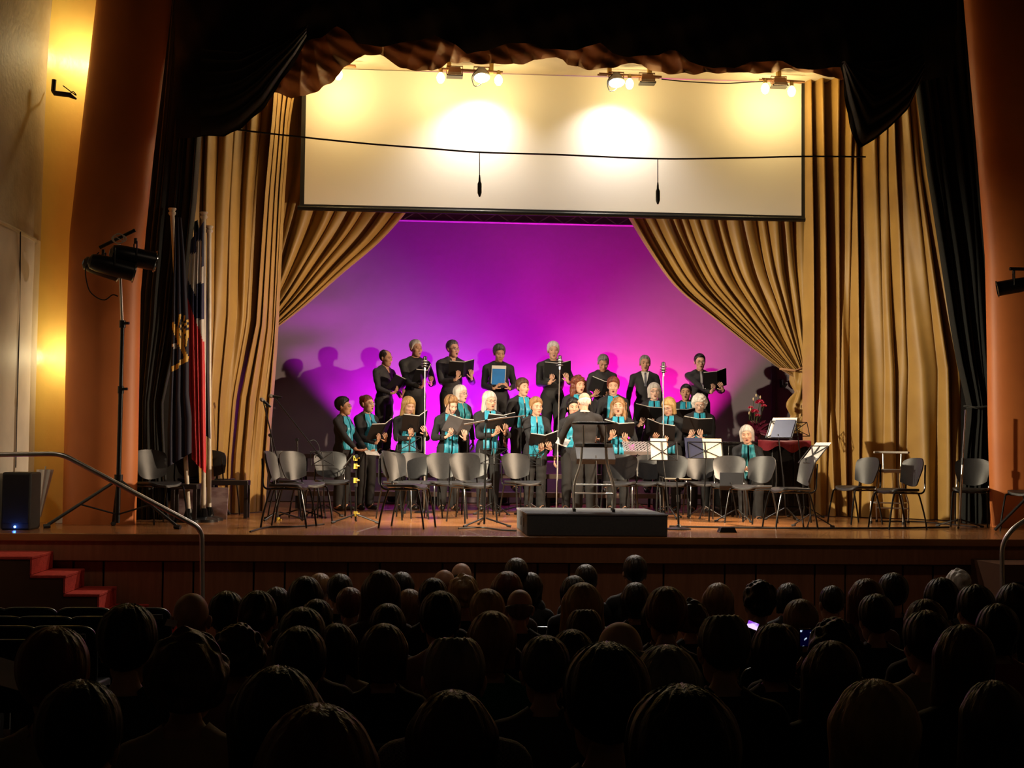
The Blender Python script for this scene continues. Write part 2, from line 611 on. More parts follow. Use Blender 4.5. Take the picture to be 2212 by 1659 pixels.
t = thing('tied_curtain', 'gold satin curtain swept back to the right above the piano', 'curtain')
tied([(1305, 385), (1355, 467), (1400, 540), (1460, 620), (1540, 684), (1640, 762), (1690, 800), (1715, 815)],
     [(1742, 385), (1742, 470), (1741, 560), (1740, 640), (1739, 700), (1739, 750), (1738, 775), (1736, 790)], 5.6, 15, 0.16, 31, t)
# knotted tail below the tie
def tail(u, v):
    py = lerp(800, 936, v)
    c = at(1728 + 4 * math.sin(7 * v), py, 5.6)
    bul = 0.10 + 0.055 * abs(math.sin(2.6 * PI * v + 0.4)) + 0.02 * math.sin(17 * u * 2 * PI / 6.28 + 9 * v)
    a = 2 * PI * u
    rr = bul * (1 + 0.16 * math.sin(7 * a + 6 * v) + 0.10 * math.sin(4 * a - 11 * v))
    return c + Vector((rr * math.cos(a) * 0.95, rr * math.sin(a) * 0.8, 0))
MB().grid(tail, 48, 40).build('tail', M_GOLD, t, angle=0)
p = at(1716, 806, 5.5)
MB().tube([p + Vector((-.22, 0, .06)), p + Vector((-.02, -.12, .03)), p + Vector((.16, -.05, .09))], 0.018, 6).build('tie_cord', M_GOLD2, t)
t = thing('tied_curtain', 'gold satin curtain swept back to the left under the projection screen', 'curtain')
tied([(1040, 110), (990, 260), (935, 380), (880, 455), (820, 522), (740, 590), (660, 660), (596, 710), (560, 735)],
     [(606, 90), (600, 200), (594, 320), (590, 410), (586, 480), (580, 560), (574, 620), (566, 660), (552, 690)], 5.6, 9, 0.17, 33, t)

for tt, pxs in ((t, (640, 760, 880)),):
    for px in pxs:
        q = at(px, 400, 5.62)
        MB().tube([(q.x, 5.62, q.z - 0.1), (q.x, 5.62, 8.82)], 0.008, 5).build('hanger_cord', M_GOLD2, tt)
# ------------------------------------------------------------------ backdrop
ct, cb = at(1100, 484, YCYC).z, HS + 0.01
xl, xr_ = at(520, 800, YCYC).x, at(1800, 800, YCYC).x
def fn(u, v):
    x, z = lerp(xl, xr_, u), lerp(cb, ct, v)
    y = YCYC
    k = max(0.0, 1 - abs(u - 0.08) / 0.12)
    y -= 0.022 * k * (math.sin(24 * v + 20 * u) + 0.6 * math.sin(41 * v - 14 * u)) * max(0, 1 - abs(v - 0.55) * 2.2)
    k2 = max(0.0, 1 - abs(u - 0.90) / 0.07)
    y -= 0.02 * k2 * math.sin(30 * v - 24 * u) * max(0, 1 - abs(v - 0.42) * 3)
    y -= 0.012 * math.sin(7 * u + 2 * v) + 0.02 * math.sin(2.2 * u)
    return Vector((x, y, z))
o = MB().grid(fn, 120, 90).build('backdrop', M_CYC, angle=0)
tag(o, 'pale backdrop cloth lit purple and magenta behind the choir', 'backdrop')
# dark batten strip and hook on the right of the backdrop
a, b = at(1671, 780, YCYC - 0.06), at(1671, 905, YCYC - 0.06)
o = MB().box(((a.x + b.x) / 2, YCYC - 0.06, (a.z + b.z) / 2 - 0.6), (0.07, 0.03, a.z - b.z + 1.6)).build('batten_post', mat('grey_post', (0.12, 0.10, 0.13), 0.7))
tag(o, 'dark upright post in front of the backdrop beside the flowers', 'post')
p = at(1690, 828, YCYC - 0.1)
t = thing('wall_hook', 'small black hook on the backdrop beside the knotted gold curtain', 'hook', p)
MB().tube([(0, 0.06, 0.04), (0, -0.03, 0.05), (0, -0.05, -0.03), (0.03, -0.05, -0.06), (0.07, -0.04, -0.01)], 0.018, 6).build('bracket', M_BLKM, t)
MB().box((0, 0.05, 0.0), (0.06, 0.02, 0.14)).build('plate', M_BLKM, t)
# truss above the backdrop
M_TRUSS = mat('truss_metal', (0.30, 0.28, 0.30), 0.5, metal=0.3)
t = thing('lighting_truss', 'dark lattice truss across the top of the purple backdrop', 'truss')
zt0, zt1 = at(1100, 481, 8.3).z, at(1100, 462, 8.3).z
xa, xb = at(840, 470, 8.3).x, at(1420, 470, 8.3).x
for z in (zt0, zt1):
    MB().tube([(xa, 8.3, z), (xb, 8.3, z)], 0.022, 6).build('chord', M_TRUSS, t)
mb = MB()
nz = 20
for k in range(nz):
    x0, x1 = lerp(xa, xb, k / nz), lerp(xa, xb, (k + 1) / nz)
    mb.tube([(x0, 8.3, zt0 if k % 2 else zt1), (x1, 8.3, zt1 if k % 2 else zt0)], 0.011, 5)
mb.build('lattice', M_TRUSS, t)
for k in range(4):
    x0 = lerp(xa, xb, (k + 0.5) / 4)
    MB().tube([(x0, 8.3, zt1), (x0, 8.3, 8.82)], 0.006, 5).build('hanger_cable', M_TRUSS, t)
o = MB().box(((xl + xr_) / 2, 8.75, (ct - 0.1 + 8.8) / 2), (xr_ - xl, 0.04, 8.8 - ct + 0.1)).build('backdrop_border', mat('dark_purple_cloth', (0.16, 0.09, 0.15), 0.8))
tag(o, 'dark cloth border behind the lattice truss above the backdrop', 'curtain')

# ------------------------------------------------------------------ projection screen
YS = 5.0
sa, sb = at(657, 441, YS), at(1731, 466, YS)
st = at(750, 150, YS).z
sz0 = (sa.z + sb.z) / 2
t = thing('projection_screen', 'large white roll-down projection screen with black borders above the choir', 'screen', ((sa.x + sb.x) / 2, YS, sz0))
W_ = sb.x - sa.x
H_ = st - sz0
MB().box((0, 0, H_ / 2), (W_, 0.012, H_)).build('surface', M_SCREEN, t)
for s_ in (-1, 1):
    MB().box((s_ * (W_ / 2 + 0.03), -0.004, H_ / 2 - 0.02), (0.06, 0.016, H_ + 0.04)).build('side_border', M_BLK, t)
MB().tube([(-W_ / 2 - 0.09, 0, -0.055), (W_ / 2 + 0.09, 0, -0.055)], 0.035, 10).build('bottom_bar', M_BLKM, t)
MB().box((0, -0.004, -0.02), (W_, 0.016, 0.03)).build('bottom_border', M_BLK, t)
# cream soffit over the screen
zs = st + 0.0
MB_ = MB().box(((sa.x + sb.x) / 2 + 0.1, 4.62, zs + 0.12), (W_ + 1.2, 1.0, 0.22))
struct(MB_.build('ceiling_soffit', M_CREAM))

# ------------------------------------------------------------------ gold border and black pelmet
GB = [(560, 190), (629, 210), (655, 204), (690, 190), (723, 168), (756, 134), (767, 128), (788, 119), (821, 119), (832, 127), (864, 143), (904, 150), (933, 152), (951, 145), (969, 134), (1002, 128), (1027, 137), (1063, 139), (1107, 139), (1132, 136), (1165, 125), (1180, 124), (1216, 127), (1227, 138), (1245, 144), (1295, 147), (1324, 147), (1342, 141), (1368, 138), (1389, 140), (1415, 149), (1447, 157), (1501, 159), (1534, 154), (1606, 158), (1664, 158), (1697, 145), (1733, 150), (1790, 166), (1850, 170)]
BB = [(380, 300), (441, 296), (485, 295), (521, 278), (571, 231), (611, 170), (640, 127), (662, 87), (694, 81), (727, 56), (749, 70), (770, 92), (825, 99), (857, 95), (879, 89), (908, 87), (940, 74), (955, 83), (984, 98), (1009, 116), (1049, 108), (1103, 90), (1154, 96), (1169, 105), (1245, 109), (1295, 94), (1324, 114), (1360, 121), (1422, 121), (1447, 109), (1462, 109), (1490, 132), (1512, 141), (1541, 147), (1588, 146), (1624, 132), (1686, 134), (1722, 147), (1747, 149), (1816, 145), (1826, 219), (1845, 306), (1854, 322), (1881, 306), (1917, 277), (1953, 241), (1982, 176), (2060, 160)]

def pelmet(prof, Y, topy, m, name, parent, amp, seed, n=420, nv=14, crease=0.0):
    X0, X1 = prof[0][0], prof[-1][0]
    rnd = random.Random(seed)
    ph = [rnd.uniform(0, 6.28) for _ in range(6)]
    def fn(u, v):
        px = lerp(X0, X1, u)
        yb = interp(px, prof)
        py = lerp(yb, topy, v ** 0.9)
        s_ = math.sin(0.045 * px + 0.03 * py + ph[0]) * 0.5 + math.sin(0.11 * px - 0.06 * py + ph[1]) * 0.3 + math.sin(0.021 * px + 0.09 * py + ph[2]) * 0.45
        if crease:
            k_ = 0.085 * px + 0.9 * math.sin(0.017 * px + 1.3) * (yb - py) * 0.05
            s_ += crease * (1.2 * abs(math.sin(k_ * 0.8)) + 0.5 * math.sin(0.10 * (px - 2.2 * py)))
        return at(px, py, Y) + Vector((0, amp * s_ - 0.10 * math.sin(PI * min(1, v * 1.6)), 0))
    return MB().grid(fn, n, nv).build(name, m, parent, angle=0)

t = thing('gold_border_curtain', 'brown-gold scalloped border curtain hanging over the top of the screen', 'curtain')
pelmet(GB, 4.0, 20, M_GOLD2, 'cloth', t, 0.07, 41, 760, 26, 0.7)
t = thing('pelmet_curtain', 'black velvet pelmet with draped swags across the top of the stage', 'curtain')
pelmet(BB, 1.95, -150, M_VELV, 'cloth', t, 0.05, 43)

def swag(name, top, bot, Y, parent, n=6):
    tw, bw = [at(x, y, Y) for x, y in top], [at(x, y, Y) for x, y in bot]
    def fn(u, v):
        p = poly(tw, u).lerp(poly(bw, u), v)
        return p + Vector((0, -0.10 - 0.075 * abs(math.sin(n * PI * v ** 0.85 + 0.6 * u)) * math.sin(PI * min(max(u, .04), .96)) ** 0.5 - 0.10 * math.sin(PI * v), 0))
    MB().grid(fn, 40, 60).build(name, M_VELV, parent, angle=0)
swag('swag', [(438, 110), (520, 120), (620, 85), (668, 60)], [(438, 296), (485, 296), (521, 279), (571, 232), (611, 171), (640, 128), (664, 86)], 1.95, t)
swag('swag', [(1812, 140), (1860, 142), (1930, 135), (1984, 110)], [(1814, 146), (1826, 219), (1845, 306), (1854, 323), (1881, 307), (1917, 278), (1953, 242), (1984, 176)], 1.95, t)

# ------------------------------------------------------------------ cable line with two hanging microphones
YC = 2.35
line = [(470, 272), (520, 281), (650, 296), (800, 311), (930, 321), (1036, 329), (1200, 334), (1421, 343), (1600, 341), (1740, 338), (1870, 339)]
o = MB().tube(smooth_path([at(x, y, YC) for x, y in line], 5), 0.011, 6).build('microphone_cable', M_BLK)
tag(o, 'thin black cable strung across the stage in front of the screen', 'cable')
for px, y0, y1, y2, y3, lab in ((1036, 330, 378, 392, 425, 'black hanging microphone on the left part of the strung cable'),
                                (1421, 344, 394, 408, 441, 'black hanging microphone on the right part of the strung cable')):
    t = thing('hanging_microphone', lab, 'microphone', at(px, y0, YC), group='microphones hanging from the cable')
    L = at(px, y0, YC)
    MB().tube([Vector((0, 0, 0.014)), at(px, y1, YC) - L], 0.006, 6).build('cord', M_BLK, t)
    b0, b1, b2 = at(px, y1, YC) - L, at(px, y2, YC) - L, at(px, y3, YC) - L
    MB().tube([b0, b0.lerp(b1, .5), b1, b1.lerp(b2, .15), b1.lerp(b2, .75), b2], [0.008, 0.012, 0.014, 0.026, 0.026, 0.010], 10).build('body', M_BLK, t)
# ================================================================== lamps over the screen
M_BULB = mat('lit_bulb', (1, 0.9, 0.6), 0.4, emit=(1.0, 0.80, 0.38), estr=14.0)
M_LED = mat('lit_led_face', (1, 1, 1), 0.4, emit=(0.95, 0.97, 1.0), estr=22.0)
M_BAR = mat('batten_brown', (0.26, 0.12, 0.05), 0.5)
M_CLAMP = mat('yellow_clamp', (0.62, 0.42, 0.10), 0.5)
M_LAMPG = mat('grey_lamp_housing', (0.30, 0.31, 0.33), 0.45)
M_GLASSD = mat('unlit_lamp_glass', (0.55, 0.52, 0.48), 0.15)
M_SOCK = mat('brass_socket', (0.55, 0.42, 0.15), 0.4, metal=0.6)
YB = 4.40

def batten(p0, p1, clamps, lab):
    a, b = at(*p0, YB), at(*p1, YB)
    t = thing('lamp_batten', lab, 'batten', a, group='lamp battens over the screen')
    d = b - a
    MB().tube([(0, 0, 0), d], 0.016, 8).build('bar', M_BAR, t)
    MB().tube([Vector((0, 0.16, 0.03)), d + Vector((0, 0.16, 0.03))], 0.014, 8).build('bar', M_BAR, t)
    for px in clamps:
        k = (px - p0[0]) / (p1[0] - p0[0])
        c = d * k
        h = zs + 0.01 - (a.z + c.z)
        MB().box(c + Vector((0, 0.08, h / 2)), (0.055, 0.10, max(h, 0.05))).build('clamp', M_CLAMP, t, bevel=0.004)
    return t

def bulb(px, py, lab, power=17):
    p = at(px, py, YB)
    t = thing('light_bulb', lab, 'bulb', p, group='warm bulbs over the screen')
    MB().lathe([(0.001, -0.085), (0.03, -0.075), (0.052, -0.04), (0.058, 0.0), (0.045, 0.035), (0.024, 0.06), (0.02, 0.075)], 16).build('glass', M_BULB, t)
    MB().lathe([(0.026, 0.065), (0.028, 0.075), (0.028, 0.11), (0.015, 0.13)], 14).build('socket', M_SOCK, t)
    point(p + Vector((0, 0.0, -0.15)), power, (1.0, 0.72, 0.30), 0.05)

def led(px, py, lab, tilt):
    p = at(px, py, YB)
    t = thing('led_floodlight', lab, 'floodlight', p, group='lit led floodlights over the screen')
    rt = Euler((R(tilt), 0, 0)).to_matrix()
    hsg = MB().lathe([(0.055, 0.12), (0.075, 0.10), (0.082, 0.05), (0.11, 0.02), (0.12, 0.0), (0.12, -0.02), (0.112, -0.025)], 22, rot=rt).build('housing', M_LAMPG, t)
    MB().lathe([(0.001, -0.052), (0.06, -0.048), (0.10, -0.03), (0.104, -0.018)], 22, rot=rt).build('lens', M_LED, hsg)
    MB().tube([(-0.1, 0, 0.03), (-0.105, 0, 0.13), (0.105, 0, 0.13), (0.1, 0, 0.03)], 0.010, 6).build('yoke', M_BAR, t)
    MB().tube(smooth_path([(-0.05, -0.02, 0.10), (-0.13, -0.06, -0.02), (-0.10, -0.06, -0.15), (-0.02, -0.05, -0.13), (0.04, -0.03, -0.05)], 5), 0.006, 5).build('power_cord', M_BLK, t)
    return p

def flood(px, py, lab):
    p = at(px, py, YB)
    t = thing('floodlight', lab, 'floodlight', p, group='unlit floodlights over the screen')
    hsg = MB().box((0, 0, 0.045), (0.20, 0.15, 0.11), mi=0, taper=0.78).build('housing', M_BAR, t, bevel=0.006)
    MB().box((0, -0.005, -0.022), (0.225, 0.17, 0.024)).build('glass_frame', M_BLKM, hsg, bevel=0.004)
    MB().box((0, -0.094, -0.004), (0.19, 0.014, 0.04)).build('glass', M_GLASSD, hsg)
    MB().tube([(-0.11, 0.02, 0.02), (-0.11, 0.02, 0.13), (0.11, 0.02, 0.13), (0.11, 0.02, 0.02)], 0.008, 6).build('yoke', M_BAR, t)

batten((700, 138), (768, 142), [716], 'short brown lamp batten half hidden by the gold border at the left')
batten((947, 148), (1086, 156), [970, 1062], 'brown lamp batten with two bulbs and two floodlights above the left hanging microphone')
batten((1294, 159), (1429, 166), [1318, 1405], 'brown lamp batten above the right hanging microphone')
batten((1646, 170), (1738, 177), [1685], 'brown lamp batten at the top right corner of the screen')
bulb(731, 160, 'bright warm bulb at the left end, below the gold border', 30)
bulb(952, 167, 'bright warm bulb left of the unlit floodlight on the left batten')
bulb(1077, 172, 'bright warm bulb right of the lit flood on the left batten')
bulb(1360, 180, 'bright warm bulb beside the lit flood on the middle batten')
bulb(1653, 190, 'bright warm bulb left of the floodlight on the rightmost batten')
bulb(1710, 196, 'bright warm bulb at the right end of the rightmost batten')
flood(982, 162, 'unlit brown floodlight on the left batten')
flood(1398, 177, 'unlit brown floodlight on the middle batten')
flood(1683, 184, 'unlit brown floodlight on the rightmost batten between two bulbs')
LEDC = (1.0, 0.91, 0.82)
for px, py, lab in ((1040, 165, 'lit round white led floodlight on the left batten'), (1331, 176, 'lit round white led floodlight on the middle batten')):
    p = led(px, py, lab, -22)
    spot(p + Vector((0, 0.02, -0.06)), (p.x, 5.0, p.z - 1.15), 150, LEDC, 116, 0.9, 0.05, 'flood_light')
    spot(p + Vector((0, 0.0, -0.06)), (p.x + (-0.5 if px < 1200 else 0.7), 5.0, p.z - 2.6), 130, LEDC, 110, 1.0, 0.05, 'flood_light')
    spot(p + Vector((0, -0.02, -0.06)), (p.x + (0.4 if px < 1200 else -0.4), 1.9, HS), 620, LEDC, 84, 0.6, 0.05, 'flood_light')
o = MB().tube(smooth_path([at(1429, 171, YB), at(1480, 176, YB), at(1560, 180, YB), at(1610, 178, YB), at(1648, 176, YB)], 5), 0.008, 6).build('lamp_cable', M_BLK)
tag(o, 'black cable sagging between the middle and right lamp battens', 'cable')

# ================================================================== stairs, rails
M_STAIR = mat('stair_side_wood', (0.10, 0.04, 0.02), 0.5, nscale=3)
YF = -0.74
xs = [at(68, 1200, YF).x, at(140, 1240, YF).x, at(213, 1278, YF).x, at(286, 1320, YF).x, at(352, 1360, YF).x, at(418, 1400, YF).x]
t = thing('stage_steps', 'dark wooden steps with red carpet at the left of the stage', 'stairs', (xs[0], -0.41, 0))
x0 = xs[0]
for i, xe in enumerate(xs):
    zt = HS - 0.175 * (i + 1)
    xb = xwall(-0.7, 1.0) + 0.05 if i == 0 else xs[i - 1]
    MB().box(((xb + xe) / 2 - x0, 0, (zt - 0.03 + HF) / 2), (xe - xb, 0.72, zt - 0.03 - HF)).build('step', M_STAIR, t)
    MB().box(((xb + xe) / 2 - x0 + 0.01, 0.0, zt - 0.015), (xe - xb + 0.02, 0.74, 0.03)).build('tread', M_RED, t, bevel=0.008)
    MB().box((xe - x0 + 0.008, 0.0, zt - 0.095), (0.016, 0.74, 0.15)).build('riser', M_RED, t)
# mirrored steps on the right
t2 = thing('stage_steps', 'dark wooden steps at the right of the stage behind the audience', 'stairs', (at(2180, 1240, YF).x, -0.41, 0))
for i in range(4):
    zt = HS - 0.175 * (i + 1)
    MB().box((-0.1 - 0.27 * i + 0.5, 0, (zt - 0.03 + HF) / 2), (1.0 if i == 0 else 0.27, 0.72, zt - 0.03 - HF)).build('step', M_STAIR, t2)

def rail(pts, Y, lab, post):
    base = at(*pts[-1], Y)
    P = [at(x, y, Y) for x, y in pts]
    o = Vector((base.x, base.y, 0))
    t = thing('handrail', lab, 'handrail', o)
    P = [p - o for p in P]
    P[-1].z = HF
    q = [P[0]]
    for i in range(1, len(P) - 1):
        a, b, c = P[i - 1], P[i], P[i + 1]
        da, dc = (a - b).normalized(), (c - b).normalized()
        for k in range(7):
            s_ = k / 6
            r_ = 0.10
            q.append((b + da * r_) * (1 - s_) ** 2 + b * 2 * s_ * (1 - s_) + (b + dc * r_) * s_ ** 2)
    q.append(P[-1])
    MB().tube(q, 0.024, 12).build('rail', M_STEEL, t)
    for px, py in post:
        p = at(px, py, Y) - o
        MB().tube([p, (p.x, p.y, post[(px, py)])], 0.02, 10).build('post', M_STEEL, t)
    MB().lathe([(0.05, 0), (0.05, 0.012), (0.026, 0.02)], 16, c=P[-1]).build('base_flange', M_STEEL, t)

rail([(-160, 984), (132, 980), (436, 1142), (442, 1300)], YF - 0.02, 'bent steel handrail sloping down beside the left stage steps', {(-80, 984): HS - 0.17})
rail([(2330, 1050), (2186, 1142), (2164, 1176), (2168, 1330)], YF - 0.02, 'bent steel handrail at the right end of the stage', {(2310, 1062): HS - 0.17})

# ================================================================== podium
M_POD = mat('podium_carpet', (0.10, 0.11, 0.125), 0.85, col2=(0.085, 0.095, 0.11), nscale=40, bump=0.3, bscale=200)
a, b = at(1138, 1157, 0.06), at(1442, 1158, 0.06)
PW = b.x - a.x
PH = 0.232
t = thing('conductor_podium', 'low grey carpeted conductor podium at the front of the stage', 'podium', ((a.x + b.x) / 2, 0.06 + 0.70, HS))
MB().box((0, 0, PH / 2), (PW, 1.40, PH)).build('platform', M_POD, t, bevel=0.008)
MB().box((0, -0.001, PH - 0.012), (PW + 0.012, 1.412, 0.02)).build('top_edge', mat('podium_edge', (0.22, 0.22, 0.235), 0.8), t, bevel=0.004)
for k in range(2):
    MB().box((-PW / 2 - 0.003, -0.28 + 0.35 * k, PH * 0.5), (0.006, 0.05, 0.09)).build('hand_hole', M_BLK, t)
POD_Z = HS + PH

# ================================================================== bar stools
def stool(name, lab, loc, rz, h=0.70, w_=0.40, back=0.25, m=mat('stool_metal', (0.62, 0.60, 0.57), 0.28, metal=0.55), seatm=None, armless=True):
    t = thing(name, lab, 'stool', loc, rz)
    hw = w_ / 2
    for sx in (-1, 1):
        for sy in (-1, 1):
            lg = MB().tube(smooth_path([(sx * hw * 0.62, sy * hw * 0.62, h), (sx * hw * 0.70, sy * hw * 0.70, h * 0.72), (sx * hw * 1.0, sy * hw * 0.95, h * 0.40), (sx * hw * 1.0, sy * hw * 0.95, 0.02)], 5), 0.0105, 8).build('leg', m, t)
            MB().lathe([(0.018, 0), (0.018, 0.03)], 10, c=(sx * hw * 1.0, sy * hw * 0.95, 0)).build('foot_cap', M_BLK, lg)
    for sx in (-1, 1):
        MB().tube([(sx * hw, -hw * 0.95, h * 0.40), (sx * hw, hw * 0.95, h * 0.40)], 0.009, 8).build('rung', m, t)
    for sy in (-1, 1):
        MB().tube([(-hw, sy * hw * 0.95, h * (0.40 if sy > 0 else 0.28)), (hw, sy * hw * 0.95, h * (0.40 if sy > 0 else 0.28))], 0.009, 8).build('rung', m, t)
    out = [(hw * 0.98 * math.cos(2 * PI * k / 24), hw * 0.98 * math.sin(2 * PI * k / 24)) for k in range(24)]
    MB().slab(out, h - 0.01, h + 0.035).build('seat', seatm or M_BLK, t, bevel=0.010)
    for sx in (-1, 1):
        MB().tube([(sx * hw * 0.55, -hw * 0.80, h), (sx * hw * 0.55, -hw * 0.86, h + 0.03), (sx * hw * 0.58, -hw * 0.95, h + back - 0.02)], 0.011, 8).build('back_post', m, t)
    pth = [(-hw * 1.1, -hw * 0.62, h + back), (-hw * 0.8, -hw * 0.9, h + back), (-hw * 0.3, -hw * 1.0, h + back), (hw * 0.3, -hw * 1.0, h + back), (hw * 0.8, -hw * 0.9, h + back), (hw * 1.1, -hw * 0.62, h + back)]
    MB().tube(smooth_path(pth, 5), 0.015, 10).build('back_rail', seatm or M_BLKM, t)
    return t
p = flo(1282, 1104, POD_Z)
stool('bar_stool', 'tall chrome bar stool with black backrest standing on the conductor podium', (p.x, 0.06 + 0.62, POD_Z), R(-6), 0.70, 0.42, 0.25)
p = flo(1922, 1130)
stool('bar_stool', 'tall chrome bar stool with pale seat before the gold curtain on the right', (p.x, p.y, HS), R(150), 0.66, 0.40, 0.25, seatm=mat('pale_seat', (0.55, 0.50, 0.45), 0.4))

# ================================================================== visitor chairs
M_PLAS = mat('black_plastic', (0.026, 0.026, 0.028), 0.42, nscale=30, bump=0.08, bscale=400)
M_FRAME = mat('chair_frame', (0.045, 0.045, 0.047), 0.2, metal=0.7)

def make_chair():
    """front of the chair points to local -y"""
    t = thing('visitor_chair', 'x', 'chair', (0, 0, 0), 0, 'black plastic chairs on stage')
    def seat_shape(v):
        k = (v.y + 0.21) / 0.42
        z = v.z + 0.012 * math.cos(PI * v.x / 0.23) * -1
        if v.y < -0.14:
            z -= (-0.14 - v.y) ** 2 * 4
        return Vector((v.x, v.y, z))
    out = []
    for k in range(32):
        a = 2 * PI * k / 32
        ca, sa_ = math.cos(a), math.sin(a)
        e = 0.42
        out.append((0.235 * math.copysign(abs(ca) ** e, ca), 0.21 * math.copysign(abs(sa_) ** e, sa_)))
    MB().slab(out, 0.440, 0.468, fn=seat_shape).build('seat', M_PLAS, t, bevel=0.006)
    # backrest shell: wide rounded top, narrower rounded bottom, wrapped around the sitter
    def back(u, v, off):
        s_ = u * 2 - 1
        hw = lerp(0.195, 0.235, min(1, v * 1.6)) * (1 - 0.10 * max(0, (v - 0.80) / 0.20) ** 2)
        x = s_ * hw
        z = lerp(0.500, 0.845, v)
        if v < 0.5:
            z += 0.055 * s_ ** 2 * (1 - v * 2)
        else:
            z -= 0.035 * abs(s_) ** 3 * (v * 2 - 1)
        y = 0.215 + 0.07 * v - 0.060 * s_ ** 2 + off
        return Vector((x, y, z))
    mb = MB()
    mb.grid(lambda u, v: back(u, v, 0.0), 16, 12)
    n1 = len(mb.v)
    mb.grid(lambda u, v: back(1 - u, v, 0.016), 16, 12)
    b1 = [i for i in range(17)] + [17 * j + 16 for j in range(1, 13)] + [17 * 12 + i for i in range(15, -1, -1)] + [17 * j for j in range(11, 0, -1)]
    def opp(i):
        j, k = divmod(i, 17)
        return n1 + j * 17 + 16 - k
    for k in range(len(b1)):
        i, i2 = b1[k], b1[(k + 1) % len(b1)]
        mb.f.append((i2, i, opp(i), opp(i2)))
        mb.m.append(0)
    mb.build('backrest', M_PLAS, t, angle=50)
    for sx in (-1, 1):
        MB().tube(smooth_path([(sx * 0.205, 0.10, 0.428), (sx * 0.215, 0.20, 0.425), (sx * 0.215, 0.25, 0.47), (sx * 0.206, 0.262, 0.60), (sx * 0.19, 0.278, 0.76)], 5), 0.011, 8).build('back_post', M_FRAME, t)
        MB().tube(smooth_path([(sx * 0.215, -0.17, 0.428), (sx * 0.222, -0.205, 0.40), (sx * 0.235, -0.26, 0.16), (sx * 0.24, -0.285, 0.0)], 5), 0.0115, 8).build('leg', M_FRAME, t)
        MB().tube(smooth_path([(sx * 0.215, 0.13, 0.428), (sx * 0.222, 0.165, 0.40), (sx * 0.235, 0.235, 0.16), (sx * 0.24, 0.265, 0.0)], 5), 0.0115, 8).build('leg', M_FRAME, t)
        MB().tube([(sx * 0.215, -0.175, 0.428), (sx * 0.215, 0.14, 0.428)], 0.0115, 8).build('seat_rail', M_FRAME, t)
    MB().tube([(-0.215, -0.12, 0.424), (0.215, -0.12, 0.424)], 0.010, 8).build('cross_bar', M_FRAME, t)
    MB().tube([(-0.215, 0.10, 0.424), (0.215, 0.10, 0.424)], 0.010, 8).build('cross_bar', M_FRAME, t)
    return t

chair0 = make_chair()
used = []
def chair(px, py, face, lab, s_=1.0, group='black plastic chairs on stage'):
    """px, py: floor pixel below the seat centre; face: 0 to the audience, +90 to the right"""
    p = flo(px, py)
    rz = R(face)
    if not used:
        o = chair0
        o.location = p
        o.rotation_euler = (0, 0, rz)
        o['label'] = lab
        used.append(1)
    else:
        o = dup(chair0, p, rz, lab, group)
    o.scale = (s_ * 0.90, s_ * 0.94, s_)
    return p
chair(622, 1138, 80, 'black chair at the far left of the rows, seen side-on below the boom microphones')
chair(636, 1120, 58, 'black chair half hidden behind another, under the slanted boom microphone', 1.0)
chair(655, 1129, 48, 'black chair turned right with sheen on its back, third from the left end')
chair(716, 1117, 12, 'black chair with wide back behind the yellow-clamped stand')
chair(878, 1140, 72, 'black chair with dark back turned right, left of the wide-based boom stand', 1.02)
chair(868, 1121, 40, 'black chair partly hidden behind the dark chair turned right')
chair(905, 1118, 22, 'black chair with bright sheen below the long-haired blonde singer')
chair(962, 1119, 14, 'black chair mostly hidden behind its right neighbour, below the short-haired blonde')
chair(1018, 1128, 24, 'black chair with bright posts behind the wide-based boom stand')
chair(1026, 1110, 5, 'black chair behind the bright-posted chair and boom stand')
chair(1128, 1116, 24, 'black chair just left of the conductor podium behind a music stand')
chair(1338, 1117, -18, 'black chair seen behind the legs of the stool on the podium')
chair(1398, 1116, -18, 'black chair under the perforated grey music stand')
chair(1452, 1118, -10, 'black chair with round shiny back beside the right end of the podium')
chair(1516, 1115, 0, 'black chair hidden behind the dark blue folder on its music stand')
chair(1572, 1125, -18, 'black chair in front of the seated pianist with a black stand shadowing it')
chair(1624, 1130, -52, 'black chair turned left with grey sheen, right of the seated pianist')
chair(1708, 1141, -84, 'black chair seen edge-on with jacket-like back at the right end of the piano')
chair(1848, 1131, -66, 'black chair turned left in front of the chrome stool')
chair(1940, 1142, -76, 'black chair seen side-on right of the chrome stool')
chair(2098, 1137, -28, 'black chair facing forward in front of the right black curtain')
chair(2226, 1148, -60, 'black chair cut off by the right edge of the picture')
chair(342, 1131, 42, 'glossy black chair beside the flags under the left handrail', 1.0)
chair(466, 1113, 165, 'black chair with violet sheen behind the low table, right of the flags')
chair(424, 1114, 160, 'black chair with violet sheen hidden behind the red flag')
# bare chair frames on the right
# ================================================================== microphone stands
M_MESHG = mat('mic_grille', (0.30, 0.29, 0.28), 0.4, metal=0.7, nscale=200, bump=0.5, bscale=600)
M_YTAPE = mat('yellow_clutch', (0.78, 0.62, 0.08), 0.5)
M_PAPER = mat('white_paper', (0.60, 0.57, 0.53), 0.7, col2=(0.55, 0.52, 0.48), nscale=12)
M_CREAMP = mat('cream_paper', (0.52, 0.47, 0.36), 0.7, col2=(0.47, 0.42, 0.32), nscale=10)

